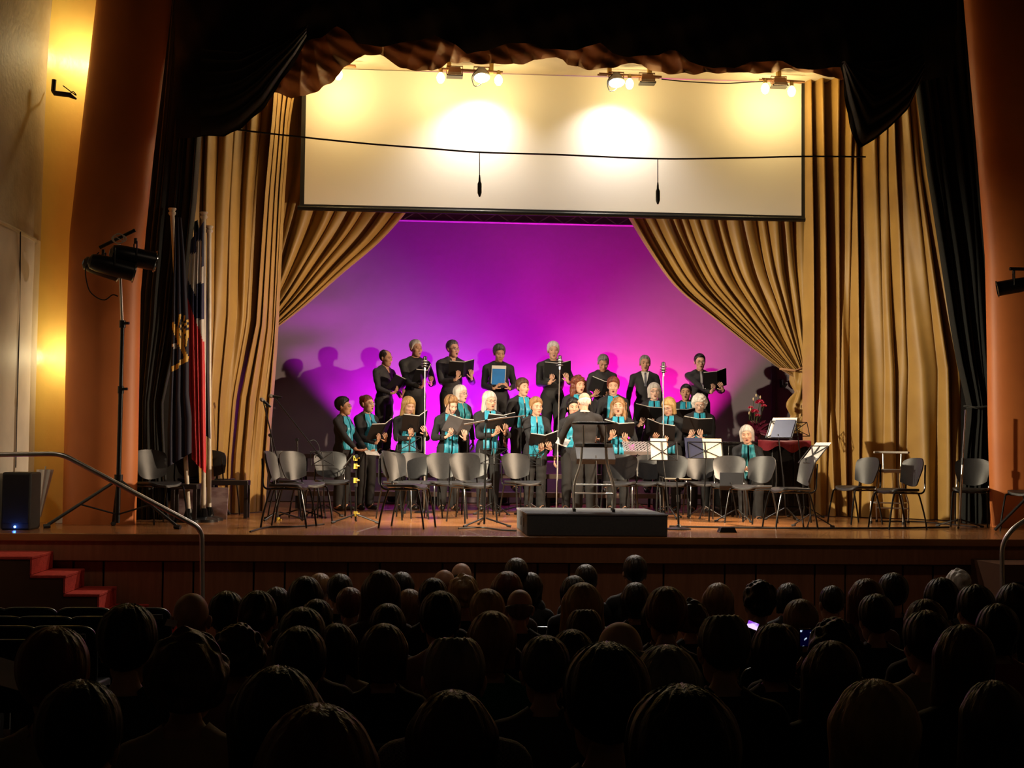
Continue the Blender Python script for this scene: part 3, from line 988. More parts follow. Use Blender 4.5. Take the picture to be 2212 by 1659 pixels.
def tripod(mb_parent, r=0.30, h=0.10, n=3, a0=0.3, m=M_BLKM, rad=0.010):
    for k in range(n):
        a = a0 + 2 * PI * k / n
        c, s_ = math.cos(a), math.sin(a)
        lg = MB().tube([(c * 0.02, s_ * 0.02, h), (c * r, s_ * r, 0.018)], rad, 7).build('leg', m, mb_parent)
        MB().tube([(c * (r - 0.03), s_ * (r - 0.03), 0.020), (c * (r + 0.02), s_ * (r + 0.02), 0.014)], 0.014, 7).build('rubber_foot', M_BLK, lg)

def rbase(parent, r=0.14):
    MB().lathe([(r, 0), (r, 0.012), (r * 0.8, 0.022), (0.03, 0.034), (0.018, 0.06)], 26).build('round_base', M_BLKM, parent)

def handheld(parent, p, d, s_=1.0):
    """hand-held microphone: p the grille end, d pointing to the tail"""
    d = Vector(d).normalized()
    p = Vector(p)
    bd = MB().tube([p + d * 0.055, p + d * 0.07, p + d * 0.17], [0.019, 0.018, 0.012], 12).build('microphone_body', M_BLKM, parent)
    MB().tube([p, p + d * 0.015, p + d * 0.04, p + d * 0.055], [0.012, 0.024, 0.025, 0.018], 12).build('grille', M_MESHG, bd)
    MB().tube([p + d * 0.09 - Vector((0, 0, 0.022)), p + d * 0.13 - Vector((0, 0, 0.02))], 0.012, 8).build('clip', M_BLK, parent)

def mic_stand(px, py, top, lab, base='tripod', boom=None, polem=M_BLKM, lower=None, yellow=(), condenser=False, a0=0.3, Y=None, extra=None, cat='microphone stand', name='microphone_stand'):
    p = flo(px, py) if Y is None else Vector((at(px, 1000, Y).x, Y, HS))
    t = thing(name, lab, cat, p)
    Yp = p.y
    tp = at(top[0], top[1], Yp) - p
    hb = 0.12
    mid = Vector((0, 0, hb)).lerp(tp, 0.52)
    MB().tube([(0, 0, 0.03), mid], 0.0125, 9).build('lower_tube', lower or polem, t)
    MB().tube([mid, tp], 0.009, 9).build('upper_tube', polem, t)
    MB().tube([mid - (tp.normalized() * 0.04), mid + tp.normalized() * 0.04], 0.018, 9).build('clutch', M_BLK, t)
    if base == 'tripod':
        tripod(t, a0=a0)
    else:
        rbase(t)
    for py_ in yellow:
        q = at(px, py_, Yp) - p
        MB().tube([q - Vector((0, 0, 0.03)), q + Vector((0, 0, 0.03))], 0.023, 8).build('yellow_clutch', M_YTAPE, t)
        MB().tube([q, q + Vector((0.045, -0.02, 0.004))], 0.010, 6).build('clutch_knob', M_YTAPE, t)
    if boom:
        e0, e1 = at(*boom[0], Yp) - p + Vector((0, -0.03, 0)), at(*boom[1], Yp) - p + Vector((0, -0.03, 0))
        MB().tube([e0, e1], 0.0085, 8).build('boom_arm', boom[2] if len(boom) > 2 else polem, t)
        MB().tube([tp + Vector((0, 0.02, 0)), tp + Vector((0, -0.05, 0))], 0.022, 9).build('boom_joint', M_BLK, t)
    if condenser:
        MB().tube([tp, tp + Vector((0, 0, 0.05))], 0.014, 8).build('adapter', M_STEEL, t)
        for k in range(3):
            zc = 0.06 + 0.035 * k
            MB().tube([tp + Vector((0.045 * math.cos(a), 0.045 * math.sin(a), zc)) for a in [2 * PI * j / 14 for j in range(14)]], 0.005, 5, closed=True).build('shock_mount_ring', M_STEEL, t)
        MB().tube([tp + Vector((0, 0, 0.04)), tp + Vector((0, 0, 0.06)), tp + Vector((0, 0, 0.12)), tp + Vector((0, 0, 0.19)), tp + Vector((0, 0, 0.20))], [0.018, 0.026, 0.027, 0.027, 0.012], 12).build('microphone_body', M_BLKM, t)
    return t, p

t, p = mic_stand(600, 1124, (584, 940), 'black microphone stand with upright boom at the far left, left of the slanted one', boom=((598, 985), (570, 870)), a0=0.1, yellow=(1123,))
e = at(562, 860, p.y) - p
handheld(t, e, (at(576, 872, p.y) - p) - e)
t, p = mic_stand(646, 1118, (642, 950), 'black microphone stand with long slanted boom and horizontal microphone at the left', boom=((690, 982), (596, 862)), a0=0.6)
e = at(580, 855, p.y) - p
handheld(t, e, (at(606, 858, p.y) - p) - e)
q = at(692, 984, p.y) - p
MB().tube([q + Vector((-.05, 0, .05)), q + Vector((.03, 0, -.04))], 0.028, 10).build('counterweight', M_BLKM, t)
q2 = at(664, 955, p.y) - p
MB().tube(smooth_path([q2, q2 + Vector((.10, -.02, .02)), q2 + Vector((.16, -.02, -.10)), q2 + Vector((.10, -.02, -.20))], 5), 0.006, 6).build('cable_loop', M_BLK, t)
t, p = mic_stand(768, 1130, (770, 985), 'black stand with four yellow clutches beside the leftmost singers', boom=((742, 1010), (762, 984)), yellow=(990, 1007, 1038, 1110), a0=-0.5)
mic_stand(918, 1100, (918, 800), 'silver microphone stand with black condenser microphone left of the choir', base='round', polem=M_STEEL, condenser=True, Y=5.0)
mic_stand(1203, 1095, (1209, 798), 'silver microphone stand in front of the white-haired man in the middle', base='round', polem=M_STEEL, condenser=True, Y=5.1)
mic_stand(1434, 1095, (1433, 812), 'silver microphone stand with black condenser microphone right of the conductor', base='round', polem=M_STEEL, condenser=True, Y=5.0)
mic_stand(1046, 1138, (1050, 910), 'black boom stand with wide three-legged base left of the podium', boom=((1002, 917), (1094, 901), M_STEEL), a0=-0.35)
mic_stand(1124, 1108, (1126, 902), 'black boom stand beside the singer with short brown hair left of the conductor', boom=((1072, 905), (1134, 898), M_STEEL), a0=0.9)
t, p = mic_stand(1466, 1144, (1462, 1036), 'short black microphone stand with round base just right of the podium', base='round', boom=((1436, 1034), (1492, 1035), M_CREAMP))
mic_stand(2072, 1140, (2086, 885), 'thin silver microphone stand against the right black curtain', base='tripod', polem=M_STEEL, a0=0.1)

# ================================================================== music stands
def desk_frame(t, c, w_, h_, tilt, yaw, m=M_BLKM):
    """wire desk of a folding music stand; returns its matrix"""
    M = Matrix.Rotation(yaw, 3, 'Z') @ Matrix.Rotation(tilt, 3, 'X')
    P = lambda x, z: c + M @ Vector((x, 0, z))
    r_ = 0.006
    MB().tube([P(-w_ / 2, 0), P(w_ / 2, 0)], r_, 6).build('ledge_wire', m, t)
    MB().tube([P(-w_ / 2, h_), P(w_ / 2, h_)], r_, 6).build('top_wire', m, t)
    for s_ in (-1, 1):
        MB().tube([P(s_ * w_ / 2, 0), P(s_ * w_ / 2, h_)], r_, 6).build('side_wire', m, t)
        MB().tube([P(0, h_ * 0.45), P(s_ * w_ / 2, h_)], r_, 6).build('cross_wire', m, t)
        MB().tube([P(0, h_ * 0.45), P(s_ * w_ / 2, 0)], r_, 6).build('cross_wire', m, t)
    MB().tube([P(0, 0), P(0, h_)], r_ * 1.3, 6).build('spine_wire', m, t)
    return M

def music_stand(px, py, deskpx, w_, h_, lab, tilt=0.45, yaw=0.0, kind='wire', Y=None):
    p = flo(px, py) if Y is None else Vector((at(px, 1000, Y).x, Y, HS))
    t = thing('music_stand', lab, 'music stand', p)
    c = at(deskpx[0], deskpx[1], p.y) - p
    MB().tube([(0, 0, 0.06), (c.x * 0.4, 0, c.z * 0.55)], 0.010, 8).build('lower_tube', M_BLKM, t)
    MB().tube([(c.x * 0.4, 0, c.z * 0.52), c + Vector((0, 0.02, 0.05))], 0.008, 8).build('upper_tube', M_BLKM, t)
    tripod(t, r=0.27, h=0.16, a0=random.uniform(0, 2), rad=0.008)
    M = desk_frame(t, c, w_, h_, tilt, yaw) if kind == 'wire' else None
    if kind == 'plate':
        M = Matrix.Rotation(yaw, 3, 'Z') @ Matrix.Rotation(tilt, 3, 'X')
        MB().box(c + M @ Vector((0, 0, h_ / 2)), (w_, 0.008, h_), rot=M).build('desk', M_BLKM, t, bevel=0.003)
        MB().box(c + M @ Vector((0, 0.04, 0)), (w_, 0.08, 0.006), rot=M).build('ledge', M_BLKM, t)
    return t, p + c, M

def sheet(o, M, x, w_, h_, lab, m=M_PAPER, name='sheet_music', off=0.012, z0=0.006, thick=0.006):
    c = o + M @ Vector((x, off, z0 + h_ / 2))
    k = MB().box((0, 0, 0), (w_, thick, h_), rot=M).build(name, m, loc=c, bevel=0.001)
    return tag(k, lab, 'sheet music' if name == 'sheet_music' else 'folder')

music_stand(700, 1118, (697, 1005), 0.30, 0.18, 'small folded black wire music stand left of the yellow-clamped stand', -0.3, 0.4)
music_stand(884, 1108, (884, 975), 0.34, 0.22, 'black wire music stand in front of the long-haired blonde singer', -0.35, 0.0)
music_stand(1066, 1112, (1068, 1002), 0.40, 0.22, 'black wire music stand between the two black boom stands', -0.35, 0.1)
music_stand(1143, 1114, (1143, 1006), 0.34, 0.17, 'black wire music stand behind the left corner of the podium', -0.45, -0.1)
# conductor's stand
t, o, M = music_stand(1290, 1108, (1288, 992), 0.52, 0.34, 'black music stand holding scores in front of the conductor', -0.95, 0.0, kind='plate', Y=3.9)
k = MB().box((0, 0, 0), (0.46, 0.02, 0.30), rot=M).build('open_score', M_PAPER, loc=o + M @ Vector((0.02, 0.018, 0.17)), bevel=0.002)
tag(k, 'open white score lying on the conductor\'s music stand', 'sheet music')
# perforated grey desk
p = flo(1376, 1112)
t = thing('music_stand', 'grey music stand with rows of round holes in its desk, right of the conductor', 'music stand', p)
c = at(1378, 975, p.y) - p
MB().tube([(0, 0, 0.06), c + Vector((0, 0.03, 0.02))], 0.012, 8).build('pole', M_BLKM, t)
tripod(t, r=0.27, h=0.16, a0=0.5)
M = Matrix.Rotation(-1.02, 3, 'X')
GREYM = mat('grey_sheet_metal', (0.33, 0.29, 0.29), 0.45, metal=0.3)
mb = MB()
nx_, nz_, ww, hh = 8, 5, 0.40, 0.27
for i in range(nx_):                      # plate built as cells around square holes
    for j in range(nz_):
        x0, x1 = -ww / 2 + ww * i / nx_, -ww / 2 + ww * (i + 1) / nx_
        z0, z1_ = hh * j / nz_, hh * (j + 1) / nz_
        cx_, cz_, r_ = (x0 + x1) / 2, (z0 + z1_) / 2, 0.008
        ring, outer = [], []
        for k in range(8):
            a = 2 * PI * k / 8 + PI / 8
            ring.append(c + M @ Vector((cx_ + r_ * math.cos(a), 0, cz_ + r_ * math.sin(a))))
            s_ = max(abs(math.cos(a)), abs(math.sin(a)))
            outer.append(c + M @ Vector((cx_ + (x1 - x0) / 2 * math.cos(a) / s_, 0, cz_ + (z1_ - z0) / 2 * math.sin(a) / s_)))
        mb.add(ring + outer, [(k, (k + 1) % 8, 8 + (k + 1) % 8, 8 + k) for k in range(8)])
mb.build('perforated_desk', GREYM, t)
MB().box(c + M @ Vector((0, 0.03, 0)), (ww, 0.06, 0.006), rot=M).build('ledge', GREYM, t)
# wire stand with white sheets
t, o, M = music_stand(1444, 1120, (1432, 994), 0.40, 0.26, 'black wire music stand holding white sheets right of the conductor', -0.30, 0.0)
sheet(o, M, -0.045, 0.22, 0.30, 'white sheet music on the wire stand beside the perforated grey desk')
# navy folder and cream sheets
t, o, M = music_stand(1520, 1120, (1526, 990), 0.46, 0.24, 'black wire music stand with a dark blue folder in front of the piano', -0.42, 0.0)
NAVY = mat('navy_card', (0.008, 0.012, 0.045), 0.4)
sheet(o, M, -0.155, 0.24, 0.30, 'dark blue open folder on a music stand in front of the piano', NAVY, 'folder')
sheet(o, M, 0.10, 0.26, 0.29, 'cream sheet music beside the dark blue folder on the stand', M_CREAMP)
t, o, M = music_stand(1592, 1128, (1580, 1050), 0.30, 0.22, 'low black music stand before the pianist\'s chair', -0.7, -0.25, kind='plate')
t, o, M = music_stand(1752, 1140, (1742, 1000), 0.34, 0.28, 'tall black wire music stand with pages at the right end of the piano', -0.75, -1.25)
sheet(o, M, 0.0, 0.30, 0.34, 'white pages slanting on the stand at the right end of the piano', M_PAPER)
t, o, M = music_stand(1698, 1124, (1682, 946), 0.36, 0.30, 'tall music stand with white-framed dark folder above the piano', -0.70, -0.62, kind='wire')
sheet(o, M, 0.0, 0.34, 0.36, 'white-edged sheet behind the dark folder above the piano', M_PAPER)
sheet(o, M, 0.025, 0.28, 0.31, 'dark blue folder with white edge on the stand above the piano', NAVY, 'folder', off=-0.006)
music_stand(1738, 1119, (1724, 942), 0.34, 0.22, 'empty black wire music stand beside the knotted gold curtain', -0.5, 0.1)

# ================================================================== piano, cloth, flowers
M_PIANO = mat('black_lacquer', (0.010, 0.009, 0.009), 0.25, coat=0.3)
M_KEYW = mat('ivory_key', (0.75, 0.72, 0.65), 0.35)
pa, pb = at(1556, 1000, 5.0), at(1742, 1000, 5.0)
pw = pb.x - pa.x
t = thing('upright_piano', 'black upright piano at the right of the choir under a red cloth', 'piano', ((pa.x + pb.x) / 2, 5.15, HS))
MB().box((0, 0, 0.56), (pw, 0.34, 0.88)).build('case', M_PIANO, t, bevel=0.008)
MB().box((0, 0.02, 1.02), (pw + 0.05, 0.42, 0.035)).build('lid', M_PIANO, t, bevel=0.008)
MB().box((0, 0.0, 0.06), (pw, 0.40, 0.12)).build('plinth', M_PIANO, t, bevel=0.006)
kb = MB().box((0, 0.28, 0.64), (pw, 0.24, 0.06)).build('key_bed', M_PIANO, t, bevel=0.006)
mb = MB()
for k in range(36):
    mb.box((-pw / 2 + 0.08 + (pw - 0.16) * (k + 0.5) / 36, 0.33, 0.682), ((pw - 0.16) / 36 - 0.002, 0.13, 0.02))
kb2 = mb.build('keyboard', M_KEYW, kb)
kb2['kind'] = 'stuff'
for s_ in (-1, 1):
    MB().box((s_ * (pw / 2 - 0.04), 0.34, 0.31), (0.07, 0.10, 0.62)).build('leg', M_PIANO, t, bevel=0.006)
for k in range(4):
    MB().box((-pw / 2 + 0.15 + (pw - 0.3) * k / 3, -0.185, 0.56), (0.09, 0.03, 0.84)).build('back_post', M_PIANO, t, bevel=0.004)
c = at(1690, 952, 5.1)
M_RCL = mat('crimson_cloth', (0.30, 0.012, 0.03), 0.6, sheen=0.3, bump=0.2, bscale=40)
def fn(u, v):
    x = lerp(-0.40, 0.36, u)
    s_ = lerp(-0.36, 0.24, v)
    top = HS + 1.048
    y = 5.17 + max(s_, -0.245)
    z = top + 0.012 * math.sin(9 * x + 7 * s_)
    if s_ < -0.245:
        z -= (-0.245 - s_) * (1 + 0.35 * math.sin(17 * x))
        y -= 0.012 * (1 + math.sin(21 * x))
    return Vector((c.x + x, y, z + 0.012))
o = MB().grid(fn, 34, 24).build('piano_cloth', M_RCL, angle=0)
tag(o, 'crimson cloth lying over the right part of the piano lid', 'cloth')
# flower arrangement on the piano
c = at(1632, 930, 5.15)
fz = HS + 1.045
t = thing('flower_arrangement', 'pink flowers with dark red foliage in a pot on the piano', 'flowers', (c.x, 5.17, fz))
MB().lathe([(0.05, 0.0), (0.075, 0.04), (0.085, 0.11), (0.06, 0.15), (0.07, 0.16)], 18).build('vase', mat('dark_vase', (0.10, 0.012, 0.03), 0.4), t)
M_LEAFR = mat('dark_red_leaf', (0.13, 0.008, 0.035), 0.5)
M_LEAFG = mat('green_leaf', (0.06, 0.10, 0.03), 0.5)
M_PINK = mat('pink_petal', (0.75, 0.10, 0.22), 0.5, col2=(0.60, 0.05, 0.16), nscale=20)
M_CRM = mat('cream_bud', (0.75, 0.62, 0.38), 0.5)
rnd = random.Random(5)
def leaf(p, d, L, wd):
    d = Vector(d).normalized()
    s_ = d.cross(Vector((0, 1, 0.2))).normalized()
    n = s_.cross(d)
    vs_ = []
    for k in range(5):
        f = k / 4
        ww_ = wd * math.sin(PI * min(0.98, f * 0.9 + 0.08))
        q = p + d * L * f - Vector((0, 0, 1)) * L * 0.25 * f * f
        vs_ += [q - s_ * ww_, q + n * wd * 0.2, q + s_ * ww_]
    return vs_, [(3 * k + j, 3 * k + j + 1, 3 * k + j + 4, 3 * k + j + 3) for k in range(4) for j in range(2)]
for k in range(34):
    a = rnd.uniform(0, 2 * PI)
    e = rnd.uniform(-0.15, 1.2)
    d = Vector((math.cos(a) * math.cos(e), 0.6 * math.sin(a) * math.cos(e), math.sin(e)))
    v_, f_ = leaf(Vector((0, 0, 0.14)) + d * 0.03, d, rnd.uniform(0.13, 0.26), rnd.uniform(0.022, 0.04))
    MB().add(v_, f_).build('leaf', M_LEAFR, t)
def blossom(p, r_):
    mb = MB()
    for ring, (n, el, sc) in enumerate(((7, 0.15, 1.0), (6, 0.65, 0.85), (4, 1.1, 0.6))):
        for k in range(n):
            a = 2 * PI * k / n + ring * 0.4
            d = Vector((math.cos(a) * math.cos(el), math.sin(a) * math.cos(el), math.sin(el)))
            v_, f_ = leaf(Vector(p), d, r_ * sc, r_ * 0.36)
            mb.add(v_, f_)
    mb.build('blossom', M_PINK, t)
    MB().ell(Vector(p) + Vector((0, 0, 0.012)), (0.012, 0.012, 0.012), 8, 6).build('flower_centre', M_CRM, t)
for px, py, r_ in ((1641, 868, 0.075), (1630, 888, 0.07), (1650, 876, 0.05), (1622, 880, 0.045), (1636, 897, 0.05)):
    q = at(px, py, 5.12)
    l = Vector((q.x - c.x, -0.05, q.z - fz))
    st_ = MB().tube([(0, 0, 0.15), (l.x * 0.6, 0, l.z * 0.6), l], 0.005, 5).build('stem', M_LEAFG, t)
    blossom(l, r_)
for px, py in ((1628, 862), (1634, 854), (1643, 858), (1622, 884), (1619, 892)):
    q = at(px, py, 5.12)
    l = Vector((q.x - c.x, -0.04, q.z - fz))
    MB().tube([l - Vector((0.0, 0, 0.10)), l], 0.004, 5).build('stem', M_LEAFG, t)
    MB().ell(l, (0.012, 0.012, 0.024), 8, 6).build('bud', M_CRM, t)

# ================================================================== choir risers: open plank platforms
M_RISER = mat('riser_plank', (0.10, 0.06, 0.05), 0.5, nscale=3, stretch=(0.5, 8, 1))
xa, xb = at(640, 1000, 6.3).x, at(1700, 1000, 6.3).x
RIS = ((6.02, 6.46, 0.26), (6.50, 6.96, 0.53), (7.0, 7.62, 0.80))
nseg = 4
for i in range(nseg):
    x0, x1 = lerp(xa, xb, i / nseg) + 0.01, lerp(xa, xb, (i + 1) / nseg) - 0.01
    pos = ['leftmost section of', 'second section from the left of', 'third section from the left of', 'rightmost section of'][i]
    t = thing('choir_riser', pos + ' the dark three-step choir riser', 'riser', ((x0 + x1) / 2, 6.8, HS), group='choir riser sections')
    hx = (x1 - x0) / 2
    for y0, y1, h in RIS:
        for k in range(3):
            ya, yb = lerp(y0, y1, k / 3), lerp(y0, y1, (k + 1) / 3)
            MB().box((0, (ya + yb) / 2 - 6.8, h - 0.02), (2 * hx, yb - ya - 0.008, 0.04)).build('plank', M_RISER, t)
        MB().box((0, y0 - 6.8 - 0.012, h - 0.035), (2 * hx, 0.02, 0.07)).build('front_board', M_RISER, t, bevel=0.003)
        for sx in (-1, 0, 1):
            for yy in (y0 + 0.03, y1 - 0.03):
                MB().box((sx * (hx - 0.03), yy - 6.8, (h - 0.04) / 2), (0.04, 0.04, h - 0.04)).build('leg', M_BLKM, t)
# coloured led cans behind the risers
M_LENSV = mat('violet_lens', (0.5, 0.1, 1.0), 0.3, emit=(0.5, 0.1, 1.0), estr=6.0)
M_LENSM = mat('magenta_lens', (1.0, 0.05, 0.5), 0.3, emit=(1.0, 0.05, 0.5), estr=6.0)
names = ['leftmost', 'second', 'third', 'fourth', 'fifth', 'rightmost']
for i, px in enumerate([u[0] for u in UPL]):
    p = at(px, 1000, 7.95)
    t = thing('led_uplight', names[i] + ' of the coloured floor lights behind the choir risers', 'floor light', (p.x, 7.95, HS), group='floor lights behind the risers')
    MB().lathe([(0.085, 0.05), (0.10, 0.07), (0.10, 0.16), (0.09, 0.18)], 18, rot=(R(-15), 0, 0)).build('can', M_BLKM, t)
    MB().lathe([(0.08, 0.181), (0.001, 0.186)], 18, rot=(R(-15), 0, 0)).build('lens', M_LENSV if i < 4 else M_LENSM, t)
    MB().tube([(-0.11, 0.03, 0.012), (-0.115, 0.03, 0.12), (-0.10, 0.03, 0.13)], 0.010, 6).build('bracket', M_BLKM, t)
    MB().tube([(0.11, 0.03, 0.012), (0.115, 0.03, 0.12), (0.10, 0.03, 0.13)], 0.010, 6).build('bracket', M_BLKM, t)
    MB().box((0, 0.03, 0.012), (0.26, 0.12, 0.02)).build('foot', M_BLKM, t)

# ================================================================== par cans on stands
def par_can(p, d, lab, yoke=True, r_=0.085, L=0.34, root=None, rim=True):
    d = Vector(d).normalized()
    M = d.to_track_quat('Z', 'Y').to_matrix()
    t = thing('par_can', lab, 'stage lamp', p)
    cn = MB().lathe([(0.03, -L * 0.62), (r_ * 0.8, -L * 0.55), (r_ * 0.95, -L * 0.4), (r_, -L * 0.1), (r_, L * 0.5), (r_ * 0.97, L * 0.5), (r_ * 0.95, L * 0.1)], 24, rot=M, caps=False).build('can', M_BLKM, t)
    MB().lathe([(r_ * 1.0, L * 0.47), (r_ * 1.16, L * 0.49), (r_ * 1.16, L * 0.515), (r_ * 0.95, L * 0.52)], 24, rot=M, caps=False).build('front_ring', M_CHROME, cn)
    MB().lathe([(r_ * 0.95, L * 0.1), (0.001, L * 0.12)], 24, rot=M, caps=False).build('lens', mat('par_lens', (0.9, 0.85, 0.7), 0.3, emit=(1.0, 0.85, 0.6), estr=3.0), cn)
    s_ = M @ Vector((1, 0, 0))
    u_ = Vector((0, 0, 1))
    s_ = (d.cross(u_)).normalized()
    MB().tube([s_ * r_ * 1.1, s_ * r_ * 1.1 + u_ * 0.16, -s_ * r_ * 1.1 + u_ * 0.16, -s_ * r_ * 1.1], 0.008, 6).build('yoke', M_BLKM, t)
    MB().tube([u_ * 0.15, u_ * 0.21], 0.018, 8).build('clamp', M_BLKM, t)
    return t

YP = 1.02
pb_ = Vector((at(257, 1000, YP).x, YP, HS))
t = thing('lighting_stand', 'tall black tripod lighting stand in front of the left orange pillar', 'lighting stand', pb_)
top = at(257, 528, YP) - pb_
z1_ = (at(257, 840, YP) - pb_).z
z2_ = (at(257, 698, YP) - pb_).z
MB().tube([(0, 0, 0.05), (0, 0, z1_)], 0.026, 12).build('lower_tube', M_BLKM, t)
MB().tube([(0, 0, z1_ - 0.05), (0, 0, z2_)], 0.022, 12).build('middle_tube', M_BLKM, t)
MB().tube([(0, 0, z2_ - 0.05), top], 0.017, 12).build('upper_tube', M_STEEL, t)
for zz in (z1_, z2_):
    MB().tube([(0, 0, zz - 0.05), (0, 0, zz + 0.03)], 0.034, 10).build('collar', M_BLKM, t)
    MB().tube([(0, 0, zz), (0.075, -0.02, zz)], 0.015, 8).build('knob', M_BLKM, t)
zc = (at(257, 1035, YP) - pb_).z
MB().tube([(0, 0, zc - 0.05), (0, 0, zc + 0.05)], 0.045, 10).build('leg_collar', M_BLKM, t)
for ft in ((at(98, 1140, YP - 0.25) - pb_), (at(386, 1136, YP - 0.25) - pb_), Vector((-0.12, 0.34, 0))):
    ft = Vector((ft.x, ft.y, 0.02))
    lg = MB().tube([(0, 0, zc), ft], 0.018, 8).build('leg', M_BLKM, t)
    MB().tube([ft + Vector((0, 0, 0.01)) - ft.normalized() * 0.05, ft + ft.normalized() * 0.02], 0.026, 8).build('rubber_foot', M_BLK, lg)
    MB().tube([(0, 0, 0.14), ft * 0.52 + Vector((0, 0, zc * 0.46))], 0.010, 6).build('brace', M_BLKM, t)
cb0, cb1 = at(215, 535, YP) - pb_, at(292, 497, YP) - pb_
MB().tube([cb0, cb1], 0.02, 10).build('cross_bar', M_BLKM, t)
par_can(at(292, 556, YP - 0.10), Vector((1, 0.35, -0.16)), 'upper black par can on the left lighting stand pointing right', L=0.44, r_=0.105)
par_can(at(246, 577, YP - 0.28), Vector((1, 0.30, -0.22)), 'lower black par can on the left lighting stand with shiny ring', L=0.44, r_=0.10)
par_can(at(222, 580, YP + 0.12), Vector((1, 0.55, -0.28)), 'rear black par can half hidden on the left lighting stand', L=0.36, r_=0.09)
o = MB().tube(smooth_path([at(214, 545, YP - .05), at(186, 575, YP - .05), at(190, 620, YP - .05), at(205, 640, YP - .05), at(226, 648, YP - .05), at(243, 637, YP - .05), at(255, 640, YP - .03)], 5), 0.007, 6).build('lamp_cable', M_BLK)
tag(o, 'black cable looping from the lamps on the left lighting stand', 'cable')
p = at(256, 515, YP - 0.06)
mb = MB()
for k in range(3):
    rr = 0.055 + 0.012 * k
    mb.tube([p + Vector((rr * math.cos(a), 0.012 * k, rr * math.sin(a) * (1.0 - 0.2 * k))) for a in [2 * PI * j / 18 for j in range(18)]], 0.005, 5, closed=True)
mb.tube([p + Vector((-0.05, 0, 0.03)), p + Vector((0.05, 0, -0.03))], 0.005, 5)
o = mb.build('cable_coil', M_PAPER)
tag(o, 'small white cable coil tied to the left lighting stand', 'cable')
# right stand: mostly outside the frame
q = at(2190, 618, 1.15)
par_can(q, Vector((-1, 0.35, -0.18)), 'black par can at the right edge of the picture pointing at the stage', L=0.36, r_=0.085)
pb2 = Vector((at(2232, 600, 1.15).x, 1.15, HS))
t = thing('lighting_stand', 'black lighting stand cut off by the right edge, holding a par can', 'lighting stand', pb2)
MB().tube([(0, 0, 0.05), (0, 0, q.z - HS + 0.22)], 0.024, 10).build('pole', M_BLKM, t)
MB().tube([(-0.28, 0, q.z - HS + 0.20), (0.28, 0, q.z - HS + 0.20)], 0.02, 8).build('cross_bar', M_BLKM, t)
for a in (0.4, 2.5, 4.6):
    MB().tube([(0, 0, 0.5), (0.5 * math.cos(a), 0.3 * math.sin(a), 0.02)], 0.017, 8).build('leg', M_BLKM, t)

# ================================================================== flags
M_POLE = mat('pale_pole', (0.72, 0.66, 0.55), 0.35)
M_NAVYF = mat('navy_flag', (0.005, 0.006, 0.030), 0.7, sheen=0.0, nscale=4)
M_DARKF = mat('dark_flag', (0.012, 0.014, 0.02), 0.6)
M_REDF = mat('red_flag', (0.72, 0.018, 0.03), 0.55, sheen=0.2, nscale=5)
M_WHF = mat('white_flag', (0.75, 0.73, 0.70), 0.6, nscale=5)
M_BLUF = mat('blue_flag', (0.012, 0.020, 0.085), 0.6)
M_GEMB = mat('gold_emblem', (0.75, 0.45, 0.05), 0.5, nscale=30)

def flag_cloth(Lpts, Rpts, Y, colfn, mats, parent, n=4, amp=0.06, seed=1, nu=44, nv=90):
    f = fold_fn(n, seed, 0.7)
    ys = [min(p[1] for p in Lpts), max(p[1] for p in Lpts)]
    yr_ = [min(p[1] for p in Rpts), max(p[1] for p in Rpts)]
    V, F, MI = [], [], []
    def P(u, v):
        yl, yrr = lerp(ys[0], ys[1], v), lerp(yr_[0], yr_[1], v)
        xl_, xr2 = interp(yl, [(q[1], q[0]) for q in Lpts]), interp(yrr, [(q[1], q[0]) for q in Rpts])
        px, py = lerp(xl_, xr2, u), lerp(yl, yrr, u)
        return at(px, py, Y) + Vector((0, -amp * f(u) * min(1, 0.3 + v * 2), 0)), px, py
    mb = MB()
    pts = {}
    for j in range(nv + 1):
        for i in range(nu + 1):
            pts[i, j] = P(i / nu, j / nv)
    base = [pts[i, j][0] for j in range(nv + 1) for i in range(nu + 1)]
    mb.v = [tuple(p) for p in base]
    for j in range(nv):
        for i in range(nu):
            mb.f.append((j * (nu + 1) + i, j * (nu + 1) + i + 1, (j + 1) * (nu + 1) + i + 1, (j + 1) * (nu + 1) + i))
            px = (pts[i, j][1] + pts[i + 1, j + 1][1]) / 2
            py = (pts[i, j][2] + pts[i + 1, j + 1][2]) / 2
            mb.m.append(colfn(px, py))
    return mb.build('cloth', mats, parent, angle=0)

def seg(px, py, a, b):
    ax, ay = a
    bx, by = b
    t_ = ((px - ax) * (bx - ax) + (py - ay) * (by - ay)) / ((bx - ax) ** 2 + (by - ay) ** 2)
    t_ = min(1, max(0, t_))
    return math.hypot(px - ax - t_ * (bx - ax), py - ay - t_ * (by - ay))

def flagpole(px0, px1, ytop, ybot, Y, t, finial=True):
    a, b = at(px0, ytop, Y), at(px1, ybot, Y)
    b.z = HS + 0.10
    MB().tube([b, a], 0.026, 12).build('pole', M_POLE, t)
    MB().lathe([(0.03, -0.02), (0.045, 0.0), (0.045, 0.015), (0.03, 0.03), (0.045, 0.05), (0.05, 0.06), (0.045, 0.068)], 14, c=a).build('finial', M_POLE, t)
    MB().lathe([(0.17, 0), (0.17, 0.03), (0.06, 0.06), (0.035, 0.16)], 22, c=(b.x, b.y, HS)).build('base', M_BLKM, t)

